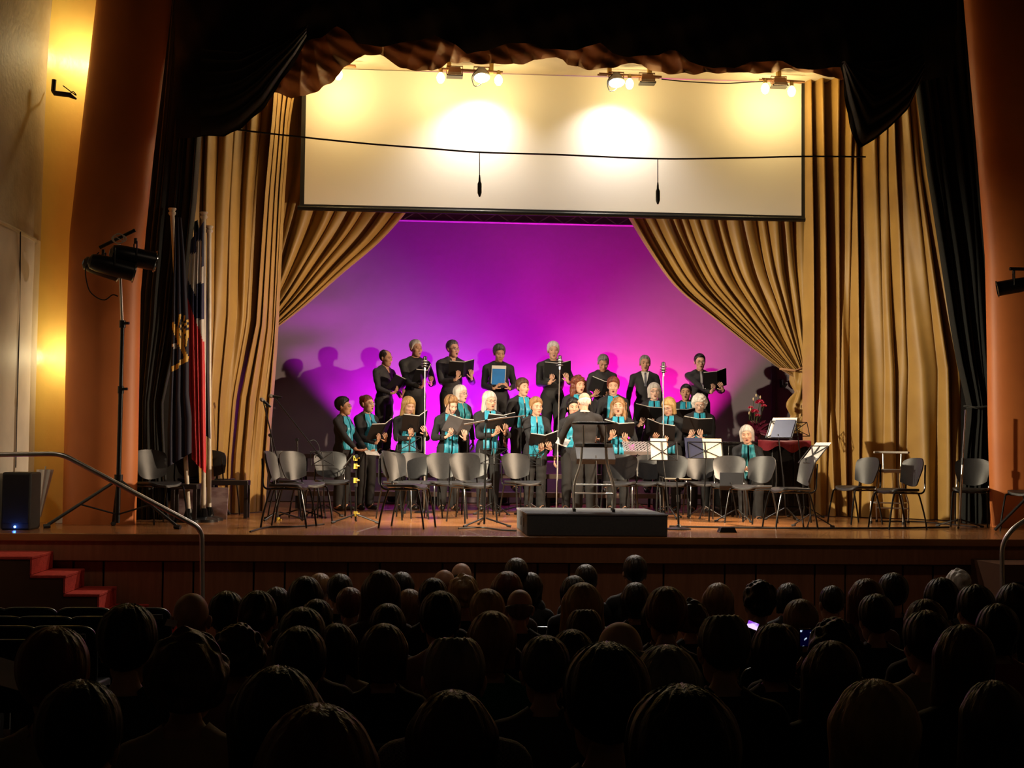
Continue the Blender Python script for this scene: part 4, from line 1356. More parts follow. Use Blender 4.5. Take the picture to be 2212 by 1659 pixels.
YFL = 2.10
t = thing('flag', 'navy flag with gold chevron emblem, leftmost of the three flags', 'flag', (0, 0, 0))
flagpole(372, 408, 462, 1095, YFL + 0.08, t)
def col_navy(px, py):
    if 372 < px < 412:
        if seg(px, py, (374, 700), (404, 775)) < 4.5 or seg(px, py, (404, 775), (372, 800)) < 4.5:
            return 1
        d_ = math.hypot(px - 382, py - 728)
        if 10 < d_ < 48 and px > 384 and py < 748 and (int(math.atan2(py - 728, px - 382) * 9) % 2 == 0 or d_ < 16):
            return 1
        if math.hypot(px - 378, py - 747) < 5:
            return 2
    return 0
flag_cloth([(378, 470), (374, 600), (372, 700), (366, 850), (362, 930), (362, 1010)], [(392, 470), (400, 560), (408, 700), (408, 850), (414, 900), (414, 978)], YFL, col_navy, [M_NAVYF, M_GEMB, M_WHF], t, 3, 0.07, 3)
t = thing('flag', 'red flag with white and dark blue bands, middle of the three flags', 'flag', (0, 0, 0))
flagpole(440, 440, 470, 1098, YFL + 0.17, t)
def col_chile(px, py):
    if py > lerp(640, 742, (px - 404) / 38.0):
        return 2
    if px < 425:
        if py < 548:
            return 0
        if py < lerp(600, 640, (px - 404) / 20.0):
            return 1
        return 0
    if py < 578:
        return 1 if py > 520 and px < 436 else 0
    if py < 612:
        return 1 if px < 440 else 0
    if py < 690:
        return 0
    return 1
flag_cloth([(412, 520), (406, 600), (404, 660), (406, 800), (410, 920), (414, 990)], [(441, 478), (441, 700), (443, 800), (445, 1000), (445, 1022)], YFL + 0.10, col_chile, [M_BLUF, M_WHF, M_REDF], t, 4, 0.08, 8)
t = thing('flag', 'dark flag hanging behind the red flag, rightmost of the three', 'flag', (0, 0, 0))
flagpole(452, 452, 500, 1097, YFL + 0.52, t)
flag_cloth([(418, 480), (424, 700), (430, 930)], [(428, 475), (446, 600), (450, 760), (455, 948)], YFL + 0.46, lambda x, y: 0, [M_DARKF], t, 3, 0.06, 9)

# ================================================================== left side clutter
a, b = at(4, 1020, 0.42), at(64, 1143, 0.42)
t = thing('loudspeaker', 'black loudspeaker with blue light on the stage edge at the far left', 'loudspeaker', ((a.x + b.x) / 2, 0.62, HS))
wS, hS = b.x - a.x, a.z - HS
MB().box((0, 0, hS / 2), (wS, 0.38, hS)).build('cabinet', mat('speaker_black', (0.014, 0.013, 0.013), 0.6, bump=0.3, bscale=300), t, bevel=0.02)
MB().box((0, -0.196, hS * 0.54), (wS * 0.9, 0.012, hS * 0.84)).build('grille', mat('speaker_grille', (0.02, 0.018, 0.017), 0.5, metal=0.4, bump=0.6, bscale=700), t, bevel=0.008)
MB().ell((0.0, -0.206, 0.035), (0.012, 0.008, 0.012), 10, 8).build('power_light', mat('blue_led', (0.05, 0.15, 1.0), 0.3, emit=(0.05, 0.2, 1.0), estr=40.0), t)
point(((a.x + b.x) / 2, 0.62 - 0.24, HS + 0.035), 0.15, (0.05, 0.15, 1.0), 0.01, 'blue_led_light')
t = thing('folded_umbrella', 'folded white umbrella leaning beside the loudspeaker', 'umbrella', flo(82, 1132))
o_ = t.location.copy()
top_ = at(98, 1012, o_.y) - o_
bot_ = Vector((0, 0, 0.02))
ax = (top_ - bot_)
def fn(u, v):
    c_ = bot_ + ax * lerp(0.10, 0.98, v)
    rr = lerp(0.02, 0.075, v) * (1 + 0.28 * math.sin(8 * 2 * PI * u / 1.0))
    return c_ + Vector((rr * math.cos(2 * PI * u), rr * math.sin(2 * PI * u), 0))
MB().grid(fn, 48, 12).build('folded_canopy', M_WHF, t, angle=0)
MB().tube([bot_, bot_ + ax * 1.04], 0.009, 8).build('shaft', M_POLE, t)
MB().tube([bot_ + ax * 0.0, bot_ + ax * 0.1], [0.006, 0.014], 8).build('tip', M_POLE, t)
o = MB().box((0, 0, 0.035), (0.20, 0.10, 0.07), rot=(0, 0, 0.2)).build('wood_block', mat('wood_block', (0.45, 0.22, 0.09), 0.6, nscale=6), loc=flo(186, 1124), bevel=0.004)
tag(o, 'small wooden block on the floor by the orange pillar', 'block')
o = MB().box((0, 0, 0.03), (0.12, 0.10, 0.06), rot=(0, 0, 0.5), taper=0.6).build('power_adapter', M_PAPER, loc=flo(132, 1130), bevel=0.006)
tag(o, 'small white plug box on the floor behind the stand leg', 'adapter')
# low dark table with two frames and a pale panel below
def table(pxa, pxb, ytop, yfloor, dep, lab):
    pa_, pb3 = flo(pxa, yfloor), flo(pxb, yfloor)
    h_ = at((pxa + pxb) / 2, ytop, pa_.y).z - HS
    wd = (pb3 - pa_).length
    t = thing('side_table', lab, 'table', ((pa_.x + pb3.x) / 2, (pa_.y + pb3.y) / 2 + dep / 2, HS))
    M_TB = mat('dark_table', (0.020, 0.015, 0.016), 0.4)
    MB().box((0, 0, h_ - 0.03), (wd, dep, 0.06)).build('table_top', M_TB, t, bevel=0.005)
    for sx in (-1, 1):
        for sy in (-1, 1):
            MB().box((sx * (wd / 2 - 0.025), sy * (dep / 2 - 0.025), (h_ - 0.06) / 2), (0.045, 0.045, h_ - 0.06)).build('leg', M_TB, t, bevel=0.003)
    return t
table(366, 424, 1046, 1129, 0.32, 'small dark table beside the glossy chair under the handrail')
t = table(452, 534, 1038, 1120, 0.28, 'low dark table behind the leaning panel, right of the flags')
MB().tube([(-0.2, -0.15, 0.38), (0.02, -0.15, 0.05)], 0.018, 6).build('brace', M_BLKM, t)
pp = flo(430, 1122)
o = MB().box((0, 0, 0.19), (0.66, 0.02, 0.40), rot=(R(-12), 0, R(-3))).build('leaning_panel', mat('shadow_streaked_board', (0.42, 0.33, 0.36), 0.7, col2=(0.26, 0.17, 0.19), nscale=5, stretch=(1, 1, 2.2), contrast=(0.42, 0.58)), loc=(pp.x, pp.y + 0.10, HS))  # darker bands in the colour stand in for chair shadows
tag(o, 'pale board with painted shadow streaks leaning under the low tables below the flags', 'board')
# bracket on the yellow wall
p = at(118, 190, 1.45)
t = thing('wall_bracket', 'dark metal bracket on the yellow wall at the upper left', 'bracket', p)
P_ = lambda x, y: at(x, y, 1.45) - p
MB().tube([P_(117, 172), P_(115, 197)], 0.026, 8).build('arm', mat('rusty_iron', (0.06, 0.035, 0.02), 0.6), t)
MB().tube([P_(114, 196), P_(118, 201), P_(150, 205), P_(165, 214)], [0.02, 0.03, 0.03, 0.01], 8).build('arm', MATS['rusty_iron'], t)
MB().tube([P_(100, 172) + Vector((0, .3, 0)), P_(106, 190) + Vector((0, .2, 0)), P_(116, 199)], 0.012, 6).build('stay', MATS['rusty_iron'], t)
MB().tube(smooth_path([P_(150, 203), P_(158, 198), P_(164, 206), P_(136, 185)], 5), 0.006, 5).build('wire', M_BLK, t)

# ================================================================== floor cables and small things on stage
def cable(pts, lab, r_=0.009):
    o = MB().tube(smooth_path([flo(x, y) + Vector((0, 0, r_)) for x, y in pts], 6), r_, 6).build('floor_cable', M_BLK)
    return tag(o, lab, 'cable')
cable([(1446, 1139), (1600, 1142), (1750, 1143), (1900, 1143), (2050, 1141)], 'black cable lying along the right front of the stage floor', 0.012)
cable([(1900, 1127), (1980, 1128), (2040, 1133), (2110, 1140)], 'black cable lying in front of the wide gold curtain')
cable([(540, 1150), (580, 1140), (640, 1139), (700, 1134)], 'black cable lying near the leftmost chairs')
cable([(990, 1143), (1040, 1141), (1080, 1146), (1115, 1148)], 'black cable running to the left side of the podium')
p = flo(1570, 1150)
o = MB().box((0, 0, 0.03), (0.20, 0.14, 0.06), taper=0.75).build('monitor_wedge', M_BLKM, loc=p, bevel=0.006)
tag(o, 'small black box on the stage edge in front of the pianist', 'box')
# ================================================================== people
def smin(a, b, k):
    h = np.clip(0.5 + 0.5 * (b - a) / k, 0, 1)
    return b * (1 - h) + a * h - k * h * (1 - h)

def sd_ell(P, c, r):
    q = (P - np.array(c)) / np.array(r)
    k0 = np.linalg.norm(q, axis=-1)
    k1 = np.linalg.norm(q / np.array(r), axis=-1)
    return k0 * (k0 - 1) / np.maximum(k1, 1e-6)

def sd_cap(P, a, b, ra, rb):
    a, b = np.array(a, float), np.array(b, float)
    ab = b - a
    t = np.clip(((P - a) @ ab) / max(ab @ ab, 1e-9), 0, 1)
    return np.linalg.norm(P - (a + t[..., None] * ab), axis=-1) - (ra + (rb - ra) * t)

HC = np.array([0.0, -0.012, -0.012])       # centre of the rays that trace a head

def sdf_head(P, mouth=0.0, jaw=1.0, nose=1.0):
    d = sd_ell(P, (0, 0.018, 0.036), (0.075, 0.096, 0.086))
    d = smin(d, sd_ell(P, (0, -0.028, -0.025), (0.063, 0.066, 0.085)), 0.03)
    d = smin(d, sd_ell(P, (0, -0.034, -0.074 - 0.008 * mouth), (0.050 * jaw, 0.050, 0.040)), 0.03)
    d = smin(d, sd_ell(P, (0, -0.066, -0.098 - 0.012 * mouth), (0.023 * jaw, 0.020, 0.018)), 0.025)
    for s in (-1, 1):
        d = smin(d, sd_ell(P, (s * 0.042, -0.060, -0.024), (0.025, 0.027, 0.022)), 0.02)
    d = smin(d, sd_cap(P, (-0.034, -0.079, 0.024), (0.034, -0.079, 0.024), 0.013, 0.013), 0.014)
    for s in (-1, 1):                                        # eye sockets
        e = sd_ell(P, (s * 0.032, -0.101, 0.001), (0.021, 0.019, 0.013))
        d = -smin(-d, e, 0.010)
    d = smin(d, sd_cap(P, (0, -0.084, 0.012), (0, -0.104 * nose, -0.030), 0.008, 0.0145), 0.008)
    for s in (-1, 1):
        d = smin(d, sd_ell(P, (s * 0.013, -0.095, -0.036), (0.010, 0.012, 0.009)), 0.006)
    lp = 0.010 * mouth
    d = smin(d, sd_ell(P, (0, -0.089, -0.059 + lp * 0.3), (0.025 - 0.005 * mouth, 0.012, 0.0065)), 0.006)
    d = smin(d, sd_ell(P, (0, -0.086, -0.072 - lp * 1.2), (0.022 - 0.004 * mouth, 0.012, 0.0075)), 0.006)
    if mouth > 0:
        e = sd_ell(P, (0, -0.098, -0.066 - 0.004 * mouth), (0.017, 0.024, 0.002 + 0.011 * mouth))
        d = -smin(-d, e, 0.003)
    else:
        e = sd_ell(P, (0, -0.102, -0.0655), (0.024, 0.012, 0.0016))
        d = -smin(-d, e, 0.003)
    return d

def star(sd, nu, nv, rmax=0.30):
    """radius field of a star-shaped solid around HC; returns dirs and radii"""
    th = np.linspace(0, 2 * np.pi, nu, endpoint=False)
    ph = np.linspace(0.0, np.pi, nv)
    T, Ph = np.meshgrid(th, ph)
    D = np.stack([np.sin(Ph) * np.sin(T), -np.sin(Ph) * np.cos(T), np.cos(Ph)], -1)
    lo = np.zeros(T.shape)
    hi = np.full(T.shape, rmax)
    # march outwards for the outermost crossing
    best = np.zeros(T.shape)
    for k in range(1, 49):
        r = rmax * k / 48
        ins = sd(HC + D * r) < 0
        best = np.where(ins, r, best)
    lo, hi = best, best + rmax / 48
    for _ in range(14):
        mid = (lo + hi) / 2
        ins = sd(HC + D * mid[..., None]) < 0
        lo = np.where(ins, mid, lo)
        hi = np.where(ins, hi, mid)
    return D, lo

def star_mesh(mb, D, Rr, M, c, mi_fn=None, mi=0):
    nv, nu = Rr.shape
    P = HC + D * Rr[..., None]
    off = len(mb.v)
    Q = P.reshape(-1, 3) @ np.array(M).T + np.array(c)
    mb.v += [tuple(p) for p in Q]
    for j in range(nv - 1):
        for i in range(nu):
            i2 = (i + 1) % nu
            mb.f.append((off + (j + 1) * nu + i, off + (j + 1) * nu + i2, off + j * nu + i2, off + j * nu + i))
            mb.m.append(mi if mi_fn is None else mi_fn(P[j, i]))

_HEADS = {}
def head_field(mouth, jaw, nose):
    k = (round(mouth, 1), round(jaw, 2), round(nose, 2))
    if k not in _HEADS:
        _HEADS[k] = star(lambda P: sdf_head(P, *k), 60, 52, 0.16)
    return _HEADS[k]

def add_head(mb, M, c, mouth=0.0, jaw=1.0, nose=1.0):
    """materials: 0 skin 1 lips 2 mouth 3 eye white 4 iris 5 brow"""
    D, Rr = head_field(mouth, jaw, nose)
    def mi(p):
        x, y, z = p
        if y < -0.07 and abs(x) < 0.027 and -0.088 - 0.012 * mouth < z < -0.050:
            if mouth > 0.2 and (x / 0.016) ** 2 + ((z + 0.066 + 0.004 * mouth) / (0.002 + 0.010 * mouth)) ** 2 < 1:
                return 2
            if (x / 0.026) ** 2 + ((z + 0.0655 + 0.005 * mouth) / (0.013 + 0.010 * mouth)) ** 2 < 1:
                return 1
        return 0
    star_mesh(mb, D, Rr, M, c, mi)
    Mm = Matrix([list(r) for r in np.array(M)]) if not isinstance(M, Matrix) else M
    C_ = Vector(c)
    for s in (-1, 1):
        o = len(mb.f)
        mb.ell(C_ + Mm @ Vector((s * 0.031, -0.0765, 0.000)), (0.0115, 0.0118, 0.0062), 10, 8, 3, Mm)
        mb.ell(C_ + Mm @ Vector((s * 0.031, -0.0840, 0.000)), (0.0066, 0.0062, 0.0050), 8, 6, 4, Mm)
        mb.tube([C_ + Mm @ Vector((s * (0.031 + 0.0135 * math.cos(a)), -0.0835 + 0.004 * abs(math.cos(a)), -0.0002 - 0.0070 * math.sin(a))) for a in (PI, PI * .75, PI * .5, PI * .25, 0)], 0.0034, 5, 0)
        # upper lid and brow
        mb.tube([C_ + Mm @ Vector((s * (0.031 + 0.0135 * math.cos(a)), -0.0845 + 0.004 * abs(math.cos(a)), 0.0000 + 0.0058 * math.sin(a))) for a in (PI, PI * .8, PI * .6, PI * .4, PI * .2, 0)], 0.0034, 5, 0)
        mb.tube([C_ + Mm @ Vector(p) for p in ((s * 0.014, -0.0925, 0.0215), (s * 0.030, -0.0925, 0.0265), (s * 0.046, -0.084, 0.0215))], [0.0032, 0.0042, 0.0022], 6, 5)
        # ear
        E = Mm @ Euler((0.15, 0, s * 0.35)).to_matrix()
        mb.ell(C_ + Mm @ Vector((s * 0.077, 0.012, -0.006)), (0.008, 0.020, 0.031), 10, 8, 0, E)
        mb.ell(C_ + Mm @ Vector((s * 0.083, 0.018, 0.002)), (0.006, 0.016, 0.022), 8, 6, 0, E)

# ---- hair ----------------------------------------------------------
def sst(a, b, x):
    t = np.clip((x - a) / (b - a), 0, 1)
    return t * t * (3 - 2 * t)

def hair_field(style, seed=0, nu=88, nv=56):
    rs = np.random.RandomState(seed + 13)
    D, Rh = star(lambda P: sdf_head(P), nu, nv, 0.16)
    inner = Rh - 0.012
    HL = np.interp
    def mask_short(P, front=0.070, nape=-0.078, temple=0.0):
        z = HL(P[..., 1], [-0.12, -0.085, -0.055, -0.030, -0.012, 0.005, 0.030, 0.06, 0.12],
               [front + .02, front, front - 0.022, 0.020 + temple, -0.020 + temple, -0.018, -0.035, nape, nape - 0.01])
        return P[..., 2] - z
    P0 = HC + D * Rh[..., None]
    az = np.arctan2(P0[..., 0], P0[..., 1] + 1e-9)
    if style in ('short', 'short_thick', 'crew', 'balding', 'horseshoe', 'curly_short', 'afro_short'):
        T = {'short': 0.017, 'short_thick': 0.026, 'crew': 0.010, 'balding': 0.014, 'horseshoe': 0.016, 'curly_short': 0.030, 'afro_short': 0.034}[style]
        m = mask_short(P0, front={'balding': 0.090, 'horseshoe': 0.1, 'short': 0.078, 'crew': 0.08}.get(style, 0.070))
        m = m - (0.016 * np.exp(-((np.abs(P0[..., 0]) - 0.045) / 0.018) ** 2) * (P0[..., 1] < -0.02) if style == 'short' else 0)
        if style == 'horseshoe':
            top = 0.066 - np.sqrt((P0[..., 0] / 0.105) ** 2 * 0.004 + 0) - 0.0
            m = np.minimum(m, 0.030 + 0.22 * np.maximum(P0[..., 1], 0) - P0[..., 2])
        if style == 'balding':
            e = (P0[..., 0] / 0.045) ** 2 + ((P0[..., 1] + 0.06) / 0.085) ** 2
            m = np.where(P0[..., 2] > 0.05, np.minimum(m, (e - 1) * 0.03), m)
        t = sst(-0.004, 0.022, m)
        thick = T * (0.75 + 0.45 * sst(0.0, 0.10, P0[..., 2]))
        Rr = inner + (Rh + thick - inner) * t
    else:
        # volumes for longer hair
        def vol(P):
            d = sd_ell(P, (0, 0.022, 0.036), (0.096, 0.115, 0.106))
            if style in ('bob', 'bob_full', 'long', 'long_wavy', 'curly_long', 'long_front'):
                L = {'bob': -0.085, 'bob_full': -0.10, 'long': -0.20, 'long_wavy': -0.185, 'curly_long': -0.15, 'long_front': -0.2}[style]
                wd = {'bob': 0.030, 'bob_full': 0.040, 'long': 0.040, 'long_wavy': 0.046, 'curly_long': 0.058, 'long_front': 0.04}[style]
                for s in (-1, 1):
                    d = smin(d, sd_cap(P, (s * 0.068, 0.010, 0.03), (s * (0.074 + 0.02 * (L < -0.12)), 0.005, L), wd, wd * 0.75), 0.03)
                d = smin(d, sd_cap(P, (0, 0.060, 0.03), (0, 0.060, L), 0.062, 0.050), 0.03)
            if style == 'curly_mid':
                d = smin(d, sd_ell(P, (0, 0.03, 0.01), (0.112, 0.118, 0.11)), 0.02)
            if style in ('bun', 'updo'):
                d = sd_ell(P, (0, 0.020, 0.036), (0.086, 0.107, 0.098))
                b = (0, 0.098, 0.085) if style == 'updo' else (0, 0.125, 0.02)
                d = smin(d, sd_ell(P, b, (0.042, 0.036, 0.042)), 0.015)
            if style == 'ponytail':
                d = sd_ell(P, (0, 0.020, 0.036), (0.085, 0.106, 0.097))
                d = smin(d, sd_cap(P, (0, 0.11, 0.03), (0, 0.13, -0.16), 0.030, 0.018), 0.02)
            return d
        _, Rv = star(vol, nu, nv, 0.30)
        Rv = np.maximum(Rv, Rh + 0.006)
        P = HC + D * Rv[..., None]
        y, z = P[..., 1], P[..., 2]
        if style in ('bun', 'updo', 'ponytail'):
            m = mask_short(P0, front=0.066, nape=-0.075)
            far = np.linalg.norm(P[..., :2], axis=-1) * 0 + (y > 0.09) * 0.02
            m = np.maximum(m, np.where((y > 0.085) & (z > -0.2), 0.02, -1))
        else:
            # front boundary: forehead fringe on top, cheek line at the sides
            yf = np.interp(z, [-0.25, -0.10, -0.03, 0.02, 0.05, 0.075, 0.10], [-0.040, -0.046, -0.044, -0.052, -0.080, -0.108, -0.15])
            if style in ('long_front', 'curly_long'):
                yf = yf - 0.012 * (z < 0.03)
            m = y - yf
            low = {'bob': -0.115, 'bob_full': -0.13, 'curly_mid': -0.085}.get(style, -0.235)
            m = np.minimum(m, z - low)
            # keep the neck below the chin free in front
        t = sst(-0.006, 0.020, m)
        Rr = inner + (Rv - inner) * t
    # strands
    nrm = t
    ang = az
    if style.startswith('curly') or style in ('long_wavy', 'afro_short'):
        Q = P0 * 90
        n = np.zeros(Rr.shape)
        for _ in range(7):
            k = rs.normal(size=3)
            n += np.sin(Q @ k + rs.uniform(0, 6.28))
        Rr = Rr + nrm * n * (0.0028 if style != 'long_wavy' else 0.0018)
    if not style.startswith('curly'):
        n = np.zeros(Rr.shape)
        zz = P0[..., 2]
        for f, a in ((17, 1.0), (29, 0.8), (43, 0.6)):
            n += a * np.sin(f * ang + rs.uniform(0, 6.28) + 14 * zz * rs.uniform(-1, 1))
        Rr = Rr + nrm * n * 0.0014
    Rr = np.maximum(Rr, inner)
    # fade seams at the poles
    Rr[0, :] = Rr[0, :].mean()
    Rr[-1, :] = Rr[-1, :].mean()
    return D, Rr

_HAIR = {}
def hair_mesh(style, seed=0):
    k = (style, seed)
    if k not in _HAIR:
        D, Rr = hair_field(style, seed)
        mb = MB()
        star_mesh(mb, D, Rr, np.eye(3), (0, 0, 0))
        _HAIR[k] = mb.mesh('hair', True, 0)
    return _HAIR[k]

# ---- hands ---------------------------------------------------------
def add_fingers(mb, wst, d, n, thumb, curl=0.6, s=1.0, mi=0, spread=0.12):
    """wst wrist, d pointing along the hand, n palm normal (towards what is held), thumb +1/-1 side"""
    d, n = Vector(d).normalized(), Vector(n)
    n = (n - d * n.dot(d)).normalized()
    sv = d.cross(n).normalized() * thumb
    kn = Vector(wst) + d * 0.085 * s
    for k, (o, L) in enumerate(((0.030, 0.068), (0.010, 0.078), (-0.010, 0.072), (-0.029, 0.056))):
        p = kn + sv * o * s
        dd = (d + sv * spread * (o / 0.03)).normalized()
        pts, rad = [p - dd * 0.012, p], [0.0095 * s, 0.0095 * s]
        for j in range(3):
            c_ = curl * (0.5, 0.8, 0.7)[j]
            dd = (dd * math.cos(c_) + n * math.sin(c_)).normalized()
            p = p + dd * L * s * (0.45, 0.32, 0.23)[j]
            pts.append(p)
            rad.append((0.0086, 0.0078, 0.0060)[j] * s)
        mb.tube(pts, rad, 6, mi)
    p = Vector(wst) + d * 0.030 * s + sv * 0.026 * s
    dd = (d * 0.62 + sv * 0.75 + n * 0.25).normalized()
    pts, rad = [p - dd * 0.01, p], [0.011 * s, 0.0115 * s]
    for j in range(2):
        p = p + dd * 0.034 * s
        pts.append(p)
        rad.append((0.0100, 0.0070)[j] * s)
        dd = (dd + d * 0.35 + n * 0.3 * curl).normalized()
    mb.tube(pts, rad, 6, mi)

# ---- body ----------------------------------------------------------
def ik(S, W, l1, l2, hint):
    S, W = Vector(S), Vector(W)
    v = W - S
    D_ = v.length
    if D_ > (l1 + l2) * 0.995:
        v = v * ((l1 + l2) * 0.995 / D_)
        D_ = v.length
        W = S + v
    a = (l1 * l1 - l2 * l2 + D_ * D_) / (2 * D_)
    h = math.sqrt(max(l1 * l1 - a * a, 0))
    u = v / D_
    hd = Vector(hint)
    hd = (hd - u * hd.dot(u)).normalized()
    return S + u * a + hd * h, W

SKINC = {'fair': (0.62, 0.36, 0.25), 'tan': (0.50, 0.27, 0.17), 'pale': (0.68, 0.44, 0.34), 'brown': (0.36, 0.19, 0.115)}
def skin_mats(tone, brow=(0.05, 0.035, 0.025)):
    c = SKINC[tone]
    sk = mat('skin_' + tone, c, 0.5, col2=tuple(x * 0.86 for x in c), nscale=14, spec=0.35)
    lp = mat('lips_' + tone, (c[0] * 0.80, c[1] * 0.55, c[2] * 0.58), 0.45)
    mo = mat('mouth_inside', (0.05, 0.008, 0.008), 0.6)
    ew = mat('eye_white', (0.36, 0.32, 0.30), 0.3)
    ir = mat('eye_iris', (0.02, 0.012, 0.008), 0.2)
    br = mat('brow_%.2f_%.2f' % brow[:2], brow, 0.8)
    return [sk, lp, mo, ew, ir, br]

def body_prims(H, f, arms, sit=False, belly=0.0, lean=0.0, legs=0.0):
    """list of (kind, data..., region); f = 1 for women, 0 for men"""
    sh = H * lerp(0.115, 0.100, f)
    P = []
    E = lambda c, r, reg: P.append(('e', c, r, reg))
    K = lambda a, b, ra, rb, reg: P.append(('c', a, b, ra, rb, reg))
    z0 = 0.0
    if sit:
        z0 = 0.52 - 0.505 * H
    Z = lambda k: k * H + z0
    E((0, 0.005, Z(0.735)), (H * lerp(0.098, 0.088, f), H * 0.066, H * 0.105), 'top')
    E((0, -0.012 - 0.02 * belly, Z(0.645)), (H * (lerp(0.090, 0.082, f) + 0.012 * belly), H * (0.064 + 0.022 * belly), H * 0.10), 'top')
    E((0, 0.0, Z(0.540)), (H * lerp(0.092, 0.100, f), H * 0.070, H * 0.085), 'hip')
    if f > 0.5:
        for s in (-1, 1):
            E((s * H * 0.043, -H * 0.045, Z(0.725)), (H * 0.042, H * 0.036, H * 0.042), 'top')
    K((-sh * 0.35, 0.005, Z(0.815)), (sh * 0.35, 0.005, Z(0.815)), H * 0.038, H * 0.038, 'top')
    K((0, 0.012, Z(0.80)), (0, -0.004, Z(0.885)), H * 0.033, H * 0.030, 'neck')
    for s in (-1, 1):
        K((s * sh * 0.35, 0.005, Z(0.812)), (s * sh * 0.98, 0.006, Z(0.792)), H * 0.034, H * 0.031, 'top')
    for s, (W, d, n) in arms.items():
        S = Vector((s * sh, 0.006, Z(0.788)))
        el, W = ik(S, W, 0.172 * H, 0.150 * H, (s * 0.55, 0.35, -0.8))
        K(S, el, H * 0.0290, H * 0.0230, 'top')
        fw = el.lerp(W, 0.86)
        K(el, fw, H * 0.0232, H * 0.0180, 'top')
        K(fw, W, H * 0.0160, H * 0.0150, 'hand')
        d = Vector(d).normalized()
        n = Vector(n)
        n = (n - d * n.dot(d)).normalized()
        sv = d.cross(n)
        for o in (-0.024, 0.0, 0.024):
            K(W + d * 0.012 + sv * o * 0.55, W + d * 0.082 + sv * o, 0.0145, 0.0125, 'hand')
    if not sit:
        g = legs
        for s in (-1, 1):
            hp = Vector((s * H * 0.052, 0.0, Z(0.515)))
            kn = Vector((s * (H * 0.054 + g), -0.012, Z(0.275)))
            an = Vector((s * (H * 0.056 + g), 0.012, 0.075))
            K(hp, kn, H * 0.054, H * 0.042, 'leg')
            K(kn, an, H * 0.043, H * 0.036, 'leg')
            K(an, an + Vector((0, 0, -0.02)), 0.040, 0.038, 'foot')
            K(an + Vector((0, 0.02, -0.040)), an + Vector((s * 0.03, -0.13, -0.048)), 0.036, 0.030, 'foot')
    else:
        for s in (-1, 1):
            hp = Vector((s * H * 0.052, -0.02, Z(0.505)))
            kn = Vector((s * H * 0.065, -0.42, 0.49))
            an = Vector((s * H * 0.065, -0.44, 0.085))
            K(hp, kn, H * 0.052, H * 0.042, 'leg')
            K(kn, an, H * 0.042, H * 0.034, 'leg')
            K(an + Vector((0, 0.02, -0.042)), an + Vector((0, -0.13, -0.048)), 0.036, 0.030, 'foot')
    return P, Z

def prim_dist(p, q):
    if p[0] == 'e':
        return sd_ell(q, p[1], p[2])
    return sd_cap(q, p[1], p[2], p[3], p[4])

def remesh(P, vox):
    mb = MB()
    for p in P:
        if p[0] == 'e':
            mb.ell(p[1], p[2], 18, 14)
        else:
            mb.cap(p[1], p[2], p[3], p[4], 14)
    me = mb.mesh('tmp', False)
    o = bpy.data.objects.new('tmp', me)
    C.objects.link(o)
    r = o.modifiers.new('r', 'REMESH')
    r.mode = 'VOXEL'
    r.voxel_size = vox
    s = o.modifiers.new('s', 'SMOOTH')
    s.factor = 0.5
    s.iterations = 5
    dg = bpy.context.evaluated_depsgraph_get()
    ev = o.evaluated_get(dg)
    m2 = ev.to_mesh()
    n = len(m2.vertices)
    V = np.empty(n * 3)
    m2.vertices.foreach_get('co', V)
    N = np.empty(n * 3)
    m2.vertices.foreach_get('normal', N)
    F = [tuple(p.vertices) for p in m2.polygons]
    ev.to_mesh_clear()
    bpy.data.objects.remove(o)
    bpy.data.meshes.remove(me)
    return V.reshape(-1, 3), N.reshape(-1, 3), F

def wrinkle(V, seed, amp):
    rs = np.random.RandomState(seed)
    n = np.zeros(len(V))
    for _ in range(9):
        k = rs.normal(size=3) * np.array([16, 16, 26])
        n += np.sin(V @ k + rs.uniform(0, 6.28))
    return n * amp / 3

def shell(V, N, F, sel, off, wr=None):
    """faces for which sel holds, pushed out along the normals"""
    D_ = V + N * (off if wr is None else (off + wr)[:, None])
    used_, mb = {}, MB()
    for f in F:
        if all(sel[i] for i in f):
            g = []
            for i in f:
                if i not in used_:
                    used_[i] = len(mb.v)
                    mb.v.append(tuple(D_[i]))
                g.append(used_[i])
            mb.f.append(tuple(g))
            mb.m.append(0)
    return mb

REG = ['top', 'hip', 'neck', 'hand', 'leg', 'foot']

